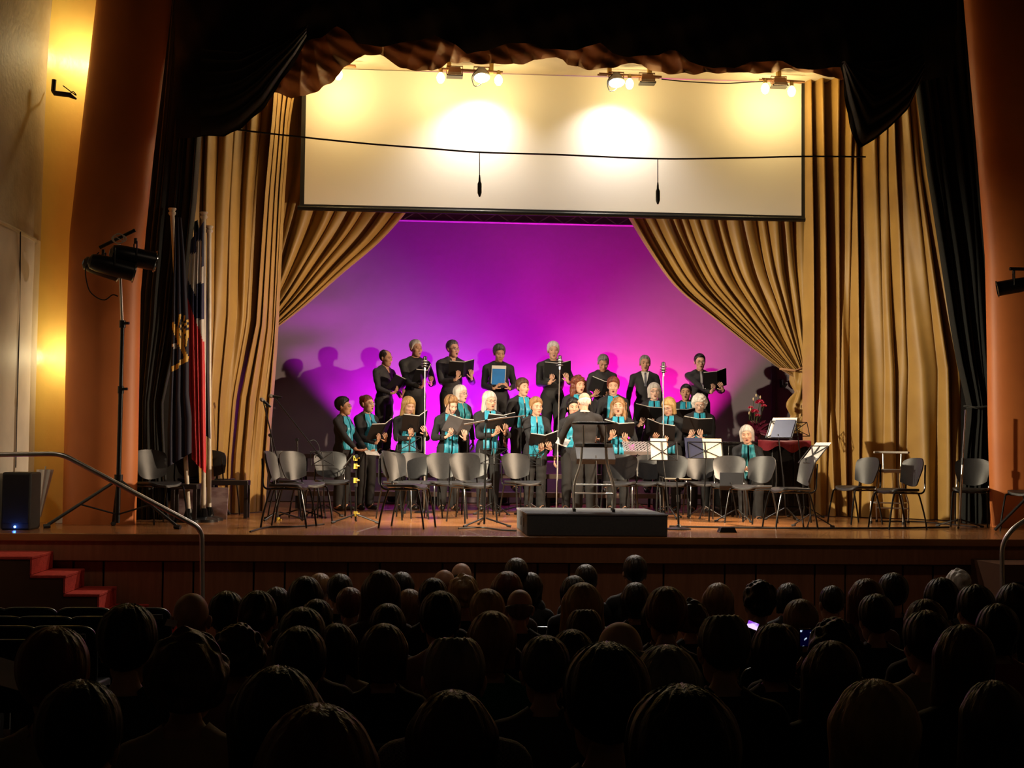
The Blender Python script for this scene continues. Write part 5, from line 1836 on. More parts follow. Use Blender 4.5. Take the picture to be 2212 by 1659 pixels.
def figure(t, H, f, arms, head=(0, 0, 0), mouth=0.0, tone='fair', brow=(0.05, 0.035, 0.025), top=None, bottom=None, topname='shirt', shoes=None,
           sit=False, belly=0.0, jaw=1.0, nose=1.0, hair=None, hairm=None, vox=0.018, seed=1, curl=0.7, collar=0.0, legs=0.0, headscale=1.0, jacket=False, spread=0.12):
    """body (one continuous skin), clothes, shoes and hair under the empty t, facing local -y.  head = (yaw, pitch, roll)"""
    P, Z = body_prims(H, f, arms, sit, belly, legs=legs)
    V, N, F = remesh(P, vox)
    Dm = np.stack([prim_dist(p, V) for p in P], 1)
    reg = np.array([REG.index(p[-1]) for p in P])[np.argmin(Dm, 1)]
    mb = MB()
    mb.v = [tuple(v) for v in V]
    mb.f = list(F)
    mb.m = [0] * len(F)
    hs_ = H / 1.70 * lerp(1.02, 0.98, f) * headscale
    hs_ = lerp(hs_, 1.0, 0.6)
    Mh = Euler((head[1], head[2], head[0])).to_matrix()
    neck = Vector((0, -0.004, Z(0.868)))
    hc = neck + Mh @ Vector((0, -0.016, 0.095 * hs_))
    Ms = Mh * hs_
    add_head(mb, np.array(Ms), hc, mouth, jaw, nose)
    for s, (W, d, n) in arms.items():
        S = Vector((s * H * lerp(0.115, 0.100, f), 0.006, Z(0.788)))
        _, W2 = ik(S, W, 0.172 * H, 0.150 * H, (s * 0.55, 0.35, -0.8))
        add_fingers(mb, W2, d, n, 1 if s > 0 else -1, curl, 1.0, spread=spread)
    mb.build('body', skin_mats(tone, brow), t, angle=0)
    istop = np.isin(reg, [0, 1] if True else [0])
    zb = Z(0.50) if not jacket else Z(0.455)
    if sit:
        zb = 0.43
    seltop = ((reg == 0) | ((reg == 1) & (V[:, 2] > zb)) | ((reg == 2) & (V[:, 2] < Z(0.842 + collar))) | (jacket & (reg == 4) & (V[:, 2] > Z(0.43))))
    wr = wrinkle(V, seed, 0.0035)
    k = shell(V, N, F, seltop, 0.012, wr)
    tp = k.build(topname, top, t, angle=0)
    selleg = (reg == 4) | (reg == 1)
    k = shell(V, N, F, selleg, 0.009, wr)
    k.build('trousers', bottom, t, angle=0)
    for s in (-1, 1):
        k = shell(V, N, F, (reg == 5) & (V[:, 0] * s > 0), 0.006)
        if k.f:
            k.build('shoe', shoes or M_SHOE, t, angle=0)
    if hair:
        o = link('hair', hair_mesh(hair, seed), hairm, t, loc=hc)
        o.rotation_euler = Mh.to_euler()
        o.scale = (hs_,) * 3
    return hc, Ms, Z, (V, N, F, reg), P

M_SHOE = mat('black_shoe', (0.012, 0.011, 0.010), 0.3)

def torso_bvh(P):
    mb = MB()
    for p in P:
        if p[-1] in ('top', 'hip', 'neck') and not (p[0] == 'c' and abs(p[1][0]) > 0.16):
            if p[0] == 'e':
                mb.ell(p[1], tuple(x + 0.014 for x in p[2]), 18, 14)
            else:
                mb.cap(p[1], p[2], p[3] + 0.014, p[4] + 0.014, 12)
    return BVHTree.FromPolygons([Vector(v) for v in mb.v], mb.f)

def scarf(t, P, Z, H, m, seed=0, length=0.30, wd=0.098, sx=(0.052, 0.055)):
    bv = torso_bvh(P)
    rnd = random.Random(seed)
    mb = MB()
    for s in (-1, 1):
        Ls = length * rnd.uniform(0.9, 1.08)
        ph = rnd.uniform(0, 6)
        def fn(u, v, s=s, Ls=Ls, ph=ph):
            z = Z(0.842) - Ls * H * 1.0 * v
            w_ = wd * lerp(0.72, 1.0, min(1, v * 1.7))
            xc = s * lerp(sx[0] * 0.85, sx[1] * 1.15, v ** 0.6)
            x = xc + (u - 0.5) * w_
            h = bv.ray_cast(Vector((x, -1.0, z)), Vector((0, 1, 0)), 2.0)
            y = h[0].y if h[0] else 0.0
            y = min(y, -0.045)
            return Vector((x, y - 0.014 - 0.008 * math.sin(u * 9.5 + 2 * v + ph) * (0.4 + v), z))
        mb.grid(fn, 10, 22)
    # around the back of the neck
    def back(u, v):
        a = lerp(-0.62 * PI, 0.62 * PI, u)
        rr = 0.060 + 0.018 * v + 0.004 * math.sin(13 * u)
        sx_ = math.sin(a)
        cx_ = math.cos(a)
        return Vector((sx_ * rr * 1.12, cx_ * rr * 0.98 - 0.004, Z(0.862) - 0.048 * v + 0.004 * math.sin(9 * u) - 0.020 * (1 - cx_)))
    mb.grid(back, 26, 5)
    o = mb.build('scarf', m, t, angle=0)
    sd_ = o.modifiers.new('thick', 'SOLIDIFY')
    sd_.thickness = 0.006
    sd_.offset = 1
    return o

def glasses(t, hc, Ms, m):
    mb = MB()
    T_ = lambda p: hc + Ms @ Vector(p)
    for s in (-1, 1):
        mb.tube([T_((s * 0.032 + 0.021 * math.cos(a), -0.100, -0.001 + 0.016 * math.sin(a))) for a in [2 * PI * k / 14 for k in range(14)]], 0.0018, 5, closed=True)
        mb.tube([T_((s * 0.053, -0.098, 0.002)), T_((s * 0.076, -0.04, 0.004)), T_((s * 0.082, 0.012, 0.004))], 0.0018, 5)
    mb.tube([T_((-0.011, -0.101, 0.001)), T_((0, -0.106, 0.004)), T_((0.011, -0.101, 0.001))], 0.0018, 5)
    fr = mb.build('glasses', m, t)
    for s in (-1, 1):
        ml = MB()
        ml.add([T_((s * 0.032 + 0.020 * math.cos(a), -0.100, -0.001 + 0.0152 * math.sin(a))) for a in [2 * PI * k / 14 for k in range(14)]], [tuple(range(14))])
        ml.build('lens', M_LENS, fr)

M_LENS = mat('spectacle_glass', (0.9, 0.9, 0.9), 0.05)
M_LENS.node_tree.nodes['Principled BSDF'].inputs['Alpha'].default_value = 0.12
# ================================================================== performers
M_SHIRTB = mat('black_shirt', (0.011, 0.010, 0.010), 0.7, sheen=0.03, nscale=5, bump=0.15, bscale=30)
M_SHIRTG = mat('charcoal_shirt', (0.020, 0.018, 0.020), 0.7, sheen=0.03, bump=0.15, bscale=30)
M_SUIT = mat('black_suit', (0.009, 0.008, 0.010), 0.75, sheen=0.03, bump=0.1, bscale=40)
M_SUITG = mat('charcoal_suit', (0.016, 0.014, 0.015), 0.8, sheen=0.03, bump=0.1, bscale=40)
M_TROU = mat('black_trousers', (0.009, 0.009, 0.010), 0.8)
M_CARD = mat('black_cardigan', (0.008, 0.008, 0.011), 0.8, sheen=0.03)
M_SCARF = mat('turquoise_silk', (0.015, 0.34, 0.50), 0.42, col2=(0.010, 0.25, 0.40), nscale=9, sheen=0.3)
M_SCARF2 = mat('teal_silk', (0.014, 0.26, 0.32), 0.45, col2=(0.010, 0.20, 0.26), nscale=9, sheen=0.3)
M_FOLD = mat('black_folder', (0.008, 0.008, 0.009), 0.4)
M_FOLDG = mat('grey_folder', (0.10, 0.10, 0.11), 0.4)
M_BLUEB = mat('blue_booklet', (0.02, 0.17, 0.50), 0.4)
M_WSHIRT = mat('white_shirt', (0.75, 0.72, 0.68), 0.7)
M_TIEG = mat('grey_tie', (0.12, 0.12, 0.15), 0.5)
M_TIES = mat('silver_tie', (0.42, 0.40, 0.40), 0.45)
M_GLF = mat('glasses_frame', (0.03, 0.02, 0.02), 0.3)
M_GLS = mat('glasses_frame_silver', (0.5, 0.48, 0.45), 0.25, metal=0.9)

HAIRC = {'black': ((0.012, 0.010, 0.009), (0.004, 0.003, 0.003)), 'dark': ((0.035, 0.022, 0.015), (0.012, 0.008, 0.006)),
         'brown': ((0.11, 0.055, 0.028), (0.045, 0.022, 0.012)), 'auburn': ((0.20, 0.050, 0.022), (0.08, 0.018, 0.010)),
         'light': ((0.36, 0.20, 0.085), (0.18, 0.09, 0.035)), 'blonde': ((0.56, 0.36, 0.15), (0.30, 0.17, 0.06)),
         'silver': ((0.58, 0.54, 0.50), (0.34, 0.31, 0.28)), 'white': ((0.80, 0.77, 0.72), (0.52, 0.49, 0.45)),
         'grey': ((0.26, 0.24, 0.22), (0.11, 0.10, 0.09)), 'darkgrey': ((0.10, 0.09, 0.085), (0.035, 0.03, 0.03))}
def hairm(c):
    a, b = HAIRC[c]
    return mat('hair_' + c, a, 0.45, col2=b, nscale=26, stretch=(1, 1, 0.16), bump=0.35, bscale=55, spec=0.4)
BROW = {'black': (0.01, 0.008, 0.008), 'dark': (0.03, 0.02, 0.015), 'brown': (0.06, 0.035, 0.02), 'auburn': (0.09, 0.03, 0.015), 'light': (0.15, 0.09, 0.04),
        'blonde': (0.20, 0.13, 0.06), 'silver': (0.20, 0.18, 0.16), 'white': (0.35, 0.33, 0.30), 'grey': (0.10, 0.09, 0.08), 'darkgrey': (0.04, 0.035, 0.03)}

def chest_patch(t, P, Z, wfn, z0, z1, off, m, name):
    bv = torso_bvh(P)
    def fn(u, v):
        z = lerp(Z(z0), Z(z1), v)
        x = (u - 0.5) * 2 * wfn(v)
        h = bv.ray_cast(Vector((x, -1.0, z)), Vector((0, 1, 0)), 2.0)
        y = h[0].y if h[0] else -0.05
        return Vector((x, y - off, z))
    return MB().grid(fn, 8, 14).build(name, m, t, angle=0)

def folder_geo(root_M, root_p, w_, h_, open_, cover, lab, pages=True, kind='song_folder', pagem=None, gap=0.008):
    """open folder; local x along the width, z along the spine, +y to the reader"""
    t = thing(kind, lab, 'folder', root_p)
    t.rotation_euler = root_M.to_euler()
    for s in (-1, 1):
        a = open_ * s
        Mx = Matrix.Rotation(a, 3, 'Z')
        MB().box(Mx @ Vector((s * w_ / 2, 0, 0)), (w_, 0.005, h_), rot=Mx).build('cover', cover, t, bevel=0.0015)
        if pages:
            MB().box(Mx @ Vector((s * (w_ / 2 - 0.004), 0.008, gap)), (w_ - 0.016, 0.010, h_ - 0.004), rot=Mx).build('pages', pagem or M_PAPER, t)
    MB().box((0, -0.001, 0), (0.014, 0.007, h_)).build('spine', cover, t)
    return t

PEOPLE = []
def performer(px, py, Y, base, face, desc, f=0, hair='short', hc_='grey', tone='fair', head=(0, 0, 0), mouth=0.5, top=None, bottom=None, topname='shirt', jacket=False,
              fold=None, flab=None, sc=None, gl=None, patch=None, belly=0.0, jaw=1.0, nose=1.0, arms=None, group=None, seed=None, collar=0.0, hs=1.10, sit=False, curl=0.7, legs=0.0, name='person', vox=0.018, slen=0.30):
    hz = at(px, py, Y)
    tot = hz.z - (HS + base)
    H = (tot - 0.228 * hs) / 0.868
    if sit:
        H = 1.58
        zt = 0.868 * H + (0.52 - 0.505 * H) + 0.228 * hs
        base = hz.z - HS - zt
    x = hz.x
    base += 0.014
    rz = R(face)
    t = thing(name, desc, 'person', (x, Y, HS + base), rz, group)
    seed = seed if seed is not None else int(px)
    FM = None
    if fold:
        # (dx, dz as a fraction of height, dy, tilt, yaw, roll, width, height, opening)
        dx, fz, dy, tilt, yw, rl, fw, fh, op = fold
        fw, fh = fw * 1.22, fh * 1.12
        FM = Matrix.Rotation(R(yw), 3, 'Z') @ Matrix.Rotation(R(rl), 3, 'Y') @ Matrix.Rotation(R(tilt), 3, 'X')
        fc = Vector((dx, dy, fz * H))
        if arms is None:
            arms = {}
            rh = random.Random(seed * 3 + 1)
            for s in (-1, 1):
                wpos = fc + FM @ Vector((s * rh.uniform(0.055, 0.15), -0.045, -fh * 0.5 - rh.uniform(0.015, 0.055)))
                arms[s] = (wpos, FM @ Vector((-s * rh.uniform(0.0, 0.5), 0.05, 0.92)), FM @ Vector((0, 1, 0)))
    if arms is None:
        arms = {s: (Vector((s * 0.27, 0.02, 0.46 * H)), Vector((0, -0.1, -1)), Vector((-s, 0, 0))) for s in (-1, 1)}
    hc, Ms, Z, g, P = figure(t, H, f, arms, head=(R(head[0]), R(head[1]), R(head[2]) if len(head) > 2 else 0), mouth=mouth, tone=tone, brow=BROW[hc_], top=top or (M_CARD if f else M_SHIRTB),
                             bottom=bottom or M_TROU, topname=topname, jacket=jacket, hair=hair, hairm=hairm(hc_), belly=belly, jaw=jaw, nose=nose, seed=seed, collar=collar, headscale=hs, sit=sit, curl=curl, legs=legs, vox=vox)
    if sc:
        scarf(t, P, Z, H, sc, seed, length=slen)
    if gl:
        glasses(t, hc, Ms, gl)
    if patch == 'suit':
        chest_patch(t, P, Z, lambda v: 0.010 + 0.052 * v, 0.70, 0.845, 0.006, M_WSHIRT, 'shirt_front')
        chest_patch(t, P, Z, lambda v: 0.020 - 0.006 * v, 0.70, 0.838, 0.012, M_TIEG, 'tie')
    if patch in ('suit', 'collar'):
        MB().tube([(0.068 * math.cos(a), 0.066 * math.sin(a) + 0.002, Z(0.846) + 0.006 * math.sin(a)) for a in [2 * PI * k / 20 for k in range(20)]], 0.012, 6, closed=True).build('shirt_collar', M_WSHIRT, t)
    if patch == 'tie':
        chest_patch(t, P, Z, lambda v: 0.020 - 0.006 * v, 0.66, 0.838, 0.008, M_TIES, 'tie')
    if patch == 'vneck':
        chest_patch(t, P, Z, lambda v: 0.006 + 0.036 * v, 0.785, 0.848, 0.004, skin_mats(tone)[0], 'neckline')
    if fold:
        RZ = Matrix.Rotation(rz, 3, 'Z')
        folder_geo(RZ @ FM, Vector((x, Y, HS + base)) + RZ @ fc, fw, fh, R(op), fold_cover.get(flab, M_FOLD), flab)
    PEOPLE.append(t)
    return t, hc, Ms, Z, P, H

fold_cover = {'black and grey folder held open by the short-haired blonde woman': M_FOLDG}
# (dx, z, dy, tilt, yaw, roll, width, height, opening)
GM, GW = 'choir men on the top riser', 'choir women in turquoise scarves'
Y3, Y2, Y1 = 7.25, 6.22, 5.62
B3, B2, B1 = 0.80, 0.26, 0.0
performer(831, 755, Y3, B3, 48, 'balding man in black shirt, leftmost of the back row', 0, 'balding', 'dark', 'tan', (8, 6), 0.1, M_SHIRTG, group=GM, patch='vneck',
          fold=(0.03, 0.655, -0.33, 38, 6, 8, 0.17, 0.23, 20), flab='black folder held low by the leftmost man of the back row')
performer(897, 735, Y3, B3, 22, 'tall grey-haired man in black buttoned shirt, second in the back row', 0, 'short', 'silver', 'tan', (14, 2), 0.5, M_SHIRTB, group=GM, collar=0.01,
          fold=(0.05, 0.67, -0.34, 40, 18, -18, 0.16, 0.22, 32), flab='black folder tilted open by the tall second man of the back row')
performer(977, 736, Y3, B3, 20, 'grey-haired man with glasses and black folder, third in the back row', 0, 'short', 'darkgrey', 'fair', (16, 0), 0.6, M_SHIRTG, gl=M_GLF, group=GM, patch='vneck',
          fold=(0.06, 0.735, -0.34, 22, 0, -6, 0.19, 0.22, 24), flab='wide open black folder of the man with glasses, third in the back row')
t4 = performer(1077, 745, Y3, B3, 8, 'man in black jacket reading a bright blue booklet in the back row', 0, 'short_thick', 'darkgrey', 'tan', (6, 12), 0.1, M_SUIT, topname='jacket', jacket=True, group=GM, belly=0.4,
          arms={s: (Vector((s * 0.115, -0.30, 0.615 * 1.66)), Vector((-s * 0.45, -0.25, 0.6)), Vector((-s * 0.8, 0.4, 0))) for s in (-1, 1)})
performer(1195, 740, Y3, B3, 0, 'white-haired man with open mouth in the centre of the back row', 0, 'short_thick', 'white', 'fair', (0, 0), 1.0, M_SHIRTB, group=GM, belly=0.5, jaw=1.1,
          fold=(0.06, 0.735, -0.34, 20, 4, -4, 0.20, 0.22, 30), flab='large open black folder of the white-haired man in the back row')
performer(1302, 764, Y3, B3, -4, 'grey-haired man in charcoal shirt looking down in the back row', 0, 'short', 'grey', 'tan', (4, 26), 0.0, M_SHIRTG, group=GM, belly=0.4,
          fold=(-0.02, 0.66, -0.33, 30, 0, 14, 0.18, 0.22, 18), flab='black folder held by the man looking down in the back row')
performer(1393, 767, Y3, B3, -4, 'grey-haired man in dark suit with white shirt and grey tie', 0, 'short', 'grey', 'tan', (0, 0), 0.5, M_SUIT, topname='jacket', jacket=True, patch='suit', group=GM)
performer(1511, 764, Y3, B3, 4, 'young dark-haired man with glasses and silver tie, rightmost of the back row', 0, 'short', 'black', 'fair', (-4, 2), 0.4, M_SUIT, topname='jacket', jacket=True, patch='tie', gl=M_GLF, group=GM,
          fold=(0.19, 0.745, -0.34, 18, 12, -12, 0.18, 0.25, 18), flab='dark glossy folder held up by the rightmost man of the back row')
# second row
performer(994, 829, Y2, B2, 34, 'white-haired woman with glasses and red lips in the second row', 1, 'bob', 'white', 'pale', (10, 0), 0.3, gl=M_GLS, sc=M_SCARF2, group=GW, patch='vneck', hs=1.16)
performer(1128, 818, Y2, B2, 18, 'woman with short brown hair and turquoise scarf, second row left of the microphone', 1, 'short_thick', 'brown', 'fair', (12, 0), 0.3, sc=M_SCARF, group=GW, patch='vneck', hs=1.08)
performer(1248, 812, Y2, B2, 10, 'woman with long curly red hair behind the conductor', 1, 'curly_long', 'auburn', 'fair', (14, 4), 0.5, sc=M_SCARF, group=GW, hs=1.08)
performer(1325, 815, Y2, B2, -6, 'woman with short auburn hair in the second row right of the conductor', 1, 'short_thick', 'auburn', 'fair', (-4, 4), 0.6, sc=M_SCARF, group=GW, patch='vneck', hs=1.1)
performer(1413, 826, Y2, B2, -6, 'silver-haired woman with glasses in the second row beside a microphone stand', 1, 'bob', 'silver', 'pale', (4, 0), 0.6, gl=M_GLF, sc=M_SCARF, group=GW,
          fold=(-0.10, 0.70, -0.33, 24, 0, 8, 0.19, 0.24, 14), flab='black folder of the silver-haired woman with glasses')
performer(1482, 828, Y2, B2, -10, 'woman with dark tied-back hair, rightmost of the second row', 1, 'bun', 'black', 'tan', (-6, 0), 0.6, sc=M_SCARF, group=GW, patch='vneck',
          fold=(0.02, 0.70, -0.33, 40, 0, -6, 0.17, 0.22, 12), flab='black folder of the dark-haired woman in the second row')
# front row
performer(741, 857, Y1 - 0.30, B1, 62, 'dark-haired woman in profile with glasses, leftmost of the choir', 1, 'short_thick', 'black', 'tan', (14, -4), 0.4, gl=M_GLF, sc=M_SCARF, group=GW, slen=0.32,
          arms={1: (Vector((0.16, -0.34, 0.80)), Vector((-0.2, -0.95, -0.15)), Vector((0, 0, 1))), -1: (Vector((-0.14, -0.36, 0.80)), Vector((0.2, -0.95, -0.15)), Vector((0, 0, 1)))})
performer(792, 852, Y1, B1, 42, 'woman with piled-up auburn hair and pale glasses, second from the left in front', 1, 'updo', 'auburn', 'fair', (10, -2), 0.3, gl=M_GLS, sc=M_SCARF, group=GW, patch='vneck', slen=0.33,
          fold=(0.02, 0.685, -0.34, 34, 10, -12, 0.20, 0.23, 16), flab='black folder of the woman with piled-up hair')
performer(880, 856, Y1, B1, 18, 'woman with long blonde hair looking down at her folder in front', 1, 'long', 'blonde', 'fair', (8, 16), 0.1, sc=M_SCARF, group=GW, slen=0.36, hs=1.06,
          fold=(0.06, 0.755, -0.34, 30, 10, -10, 0.19, 0.24, 30), flab='black folder with white pages of the long-haired blonde woman')
performer(970, 853, Y1, B1, 22, 'woman with short blonde hair looking down, wide turquoise scarf', 1, 'short_thick', 'light', 'pale', (10, 22), 0.1, sc=M_SCARF, group=GW, slen=0.37,
          fold=(0.02, 0.725, -0.34, 34, 6, 10, 0.18, 0.24, 14), flab='black and grey folder held open by the short-haired blonde woman')
performer(1056, 845, Y1, B1, 14, 'woman with straight grey shoulder-length hair and glasses in front', 1, 'long', 'silver', 'fair', (12, 6), 0.3, gl=M_GLF, sc=M_SCARF, group=GW, slen=0.36,
          fold=(0.10, 0.735, -0.34, 36, 4, -4, 0.18, 0.22, 16), flab='black folder of the woman with straight grey hair')
performer(1157, 858, Y1, B1, 8, 'woman with short light-brown hair left of the conductor, scarf hanging long', 1, 'short_thick', 'light', 'fair', (14, 2), 0.0, sc=M_SCARF, group=GW, patch='vneck', slen=0.36,
          fold=(0.06, 0.615, -0.33, 48, 0, -6, 0.18, 0.22, 18), flab='black folder held low by the woman left of the conductor')
performer(1238, 860, Y1, B1, 4, 'dark-haired woman mostly hidden behind the conductor', 1, 'short_thick', 'black', 'fair', (0, 0), 0.2, sc=M_SCARF, group=GW)
performer(1336, 857, Y1, B1, -8, 'woman with long wavy blonde hair singing, right of the conductor', 1, 'long_wavy', 'light', 'fair', (-4, -4), 0.9, sc=M_SCARF, group=GW, hs=1.14, slen=0.34,
          fold=(0.0, 0.715, -0.34, 44, 0, 6, 0.19, 0.22, 14), flab='black folder of the woman with long wavy hair')
performer(1448, 857, Y1, B1, -30, 'blonde woman with glasses looking down behind a microphone stand', 1, 'bob_full', 'blonde', 'fair', (-8, 20), 0.1, gl=M_GLF, sc=M_SCARF, group=GW, slen=0.33,
          fold=(-0.05, 0.695, -0.34, 28, 0, 14, 0.19, 0.24, 14), flab='black folder of the blonde woman with glasses')
performer(1511, 850, Y1, B1, -8, 'white curly-haired woman looking down, rightmost of the front row', 1, 'curly_mid', 'white', 'pale', (-4, 22), 0.2, gl=M_GLS, sc=M_SCARF, group=GW, belly=0.5, slen=0.34,
          fold=(-0.05, 0.715, -0.34, 30, 0, 4, 0.18, 0.23, 14), flab='black folder of the white curly-haired woman')
# conductor, seen from behind
performer(1263, 846, 4.55, 0.0, 176, 'white-haired balding conductor in dark suit seen from behind', 0, 'horseshoe', 'white', 'fair', (10, 6), 0.0, M_SUITG, topname='jacket', jacket=True, hs=1.12, belly=0.3, seed=77, patch='collar',
          arms={1: (Vector((0.30, -0.34, 0.98)), Vector((-0.2, -0.9, 0.2)), Vector((0, 0, -1))), -1: (Vector((-0.26, -0.38, 1.02)), Vector((0.2, -0.9, 0.3)), Vector((0, 0, -1)))})
# pianist on a bench
pt = performer(1615, 917, 4.55, 0.0, -8, 'seated silver-haired woman with teal scarf in front of the piano', 1, 'bob', 'silver', 'fair', (-12, 4, -5), 0.3, sc=M_SCARF2, group=GW, sit=True, slen=0.32,
               arms={1: (Vector((0.13, -0.36, 0.72)), Vector((-0.3, -0.9, 0.1)), Vector((0, 0.2, 1))), -1: (Vector((-0.10, -0.38, 0.70)), Vector((0.3, -0.9, 0.1)), Vector((0, 0.2, 1)))})
pl = pt[0].location
t = thing('piano_bench', 'black bench under the seated woman by the piano', 'bench', (pl.x, 4.60, HS))
hb_ = pl.z - HS + 0.45
MB().box((0, 0, hb_ - 0.03), (0.52, 0.34, 0.06)).build('seat', M_PIANO, t, bevel=0.01)
for sx in (-1, 1):
    for sy in (-1, 1):
        MB().box((sx * 0.23, sy * 0.14, (hb_ - 0.06) / 2), (0.035, 0.035, hb_ - 0.06)).build('leg', M_PIANO, t)
def page(px, py, Y, w_, h_, rot, lab, m=None):
    o = MB().box((0, 0, 0), (w_, 0.003, h_), rot=rot).build('sheet_music', m or M_PAPER, loc=at(px, py, Y))
    return tag(o, lab, 'sheet music')
page(1630, 1016, 4.14, 0.24, 0.20, (R(-72), R(8), R(-15)), 'white sheet held flat by the seated woman at the piano')
page(803, 978, 5.18, 0.20, 0.16, (R(-66), R(4), R(20)), 'white sheet held low by the leftmost singer')
page(1216, 954, 4.93, 0.17, 0.15, (R(-45), R(20), R(-20)), 'white page held out at the left of the conductor')
# bright blue booklet of the fourth man
t = thing('song_booklet', 'bright blue booklet with white pages held by the man in black jacket', 'booklet', at(1077, 811, Y3 - 0.36))
Mb = Matrix.Rotation(R(8), 3, 'Z') @ Matrix.Rotation(R(14), 3, 'X')
t.rotation_euler = Mb.to_euler()
MB().box((0, 0, -0.02), (0.205, 0.005, 0.25)).build('cover', M_BLUEB, t, bevel=0.001)
MB().box((0, 0.008, 0.012), (0.225, 0.010, 0.285)).build('pages', M_PAPER, t)
# ================================================================== audience
M_SEATB = mat('dark_seat_shell', (0.006, 0.012, 0.016), 0.45)
M_SEATC = mat('seat_rim', (0.16, 0.20, 0.22), 0.3, metal=0.6)
M_TAG = mat('seat_tag', (0.14, 0.13, 0.13), 0.6)

def make_seat():
    """theatre seat facing +y (the stage), origin on the floor below the seat"""
    t = thing('theatre_seat', 'x', 'seat', (0, 0, 0), 0, 'theatre seats')
    def outline(k):
        a = 2 * PI * k / 36
        ca, sa_ = math.cos(a), math.sin(a)
        e = 0.38
        return 0.205 * math.copysign(abs(ca) ** e, ca), 0.18 * math.copysign(abs(sa_) ** e, sa_)
    pts = [outline(k) for k in range(36)]
    def bend(x, z, o):
        zz = z + 0.62
        return Vector((x, -0.20 - (zz - 0.5) * 0.16 + 0.45 * x * x + o, zz))
    mb = MB()
    vs_ = [bend(x, z, 0.0) for x, z in pts] + [bend(x, z, 0.035) for x, z in pts]
    n = len(pts)
    fs = [tuple(range(n)), tuple(range(2 * n - 1, n - 1, -1))] + [(i, n + i, n + (i + 1) % n, (i + 1) % n) for i in range(n)]
    mb.add(vs_, fs)
    mb.build('backrest', M_SEATB, t)
    MB().tube([bend(x * 1.01, z * 1.01, 0.016) for x, z in pts], 0.009, 6, closed=True).build('rim', M_SEATC, t)
    MB().box((0, 0.02, 0.43), (0.41, 0.40, 0.05), rot=(R(-4), 0, 0)).build('seat_pan', M_SEATB, t, bevel=0.015)
    for sx in (-1, 1):
        MB().box((sx * 0.20, -0.02, 0.21), (0.03, 0.34, 0.42)).build('side_leg', M_BLKM, t)
    return t
seat0 = make_seat()
seat_used = []
def seat(p, lab, s_=1.0, tagged=0):
    if not seat_used:
        o = seat0
        o.location = p
        o['label'] = lab
        seat_used.append(1)
    else:
        o = dup(seat0, p, 0, lab, 'theatre seats')
    o.scale = (s_ * 0.92, s_, s_)
    if tagged:
        MB().box((tagged * 0.11, -0.298, 0.755), (0.11, 0.006, 0.03), rot=(R(9), 0, 0)).build('number_tag', M_TAG, o)
    return o
seat_rows = [[(-40, 1290), (64, 1291), (184, 1292), (307, 1296)], [(-10, 1310), (98, 1310), (212, 1312)], [(15, 1331), (135, 1332)], [(40, 1365)]]
ords = ['first', 'second', 'third', 'fourth']
for r_, row in enumerate(seat_rows):
    for k, (px, py) in enumerate(row):
        d_ = (10.6, 9.85, 9.15, 8.3)[r_]
        Yq = CAM.y + d_
        p = at(px, py, Yq)
        pos = ' at the far left' if k == 0 and len(row) > 1 else ''
        s_ = (p.z - hall_z(Yq)) / 0.80
        seat((p.x, Yq + 0.25, hall_z(Yq)), 'empty dark theatre seat below the left steps, %s empty row, %s in the row' % (ords[r_], ['leftmost', 'second', 'third', 'fourth'][k]) if len(row) > 1 else 'empty dark theatre seat nearest the camera at the left, tag on its back', min(max(s_, 0.85), 1.15), {(0, 3): 1, (2, 1): 1, (3, 0): 1}.get((r_, k), 0))

M_AUD = {n: mat('clothes_' + n, c, 0.8, sheen=0.15, nscale=6, bump=0.1) for n, c in {
    'black': (0.010, 0.010, 0.011), 'navy': (0.012, 0.016, 0.035), 'grey': (0.06, 0.058, 0.06), 'brown': (0.08, 0.045, 0.03), 'cream': (0.42, 0.32, 0.20),
    'red': (0.30, 0.02, 0.015), 'green': (0.01, 0.16, 0.07), 'check': (0.16, 0.15, 0.15), 'pink': (0.30, 0.15, 0.12), 'blue': (0.02, 0.05, 0.13)}.items()}
# woven check for one shirt
mc = M_AUD['check']
nt = mc.node_tree
chk = nt.nodes.new('ShaderNodeTexChecker')
chk.inputs['Scale'].default_value = 130
chk.inputs[1].default_value = (0.22, 0.21, 0.21, 1)
chk.inputs[2].default_value = (0.06, 0.06, 0.065, 1)
nt.links.new(nt.nodes['Texture Coordinate'].outputs['Object'], chk.inputs['Vector'])
nt.links.new(chk.outputs[0], nt.nodes['Principled BSDF'].inputs['Base Color'])

LAP = {s: (Vector((s * 0.10, -0.30, 0.66)), Vector((-s * 0.3, -0.9, -0.1)), Vector((0, 0, -1))) for s in (-1, 1)}
PROTO = {}
def proto(f, style, arms_key='lap', seed=3):
    """seated figure of each kind, built once; sits facing local -y"""
    k = (f, style, arms_key)
    if k in PROTO:
        return PROTO[k]
    if ('b', f, arms_key) not in PROTO:
        t = thing('person', 'x', 'person', (0, 0, 0), PI, 'audience members')
        arms = dict(LAP)
        if arms_key == 'phone':
            arms = {1: LAP[1], -1: (Vector((-0.20, -0.40, 1.06)), Vector((0.1, -0.15, 1.0)), Vector((0, -1, 0.0)))}
        hc, Ms, Z, g, P = figure(t, 1.60 if f else 1.70, f, arms, tone='fair', top=M_AUD['black'], bottom=M_TROU, topname='jacket', sit=True, hair='short', hairm=hairm('dark'), vox=0.022, seed=seed, headscale=1.42, belly=0.3 if not f else 0.2)
        PROTO['b', f, arms_key] = (t, hc)
    src, hc = PROTO['b', f, arms_key]
    PROTO[k] = (src, hc)
    return PROTO[k]

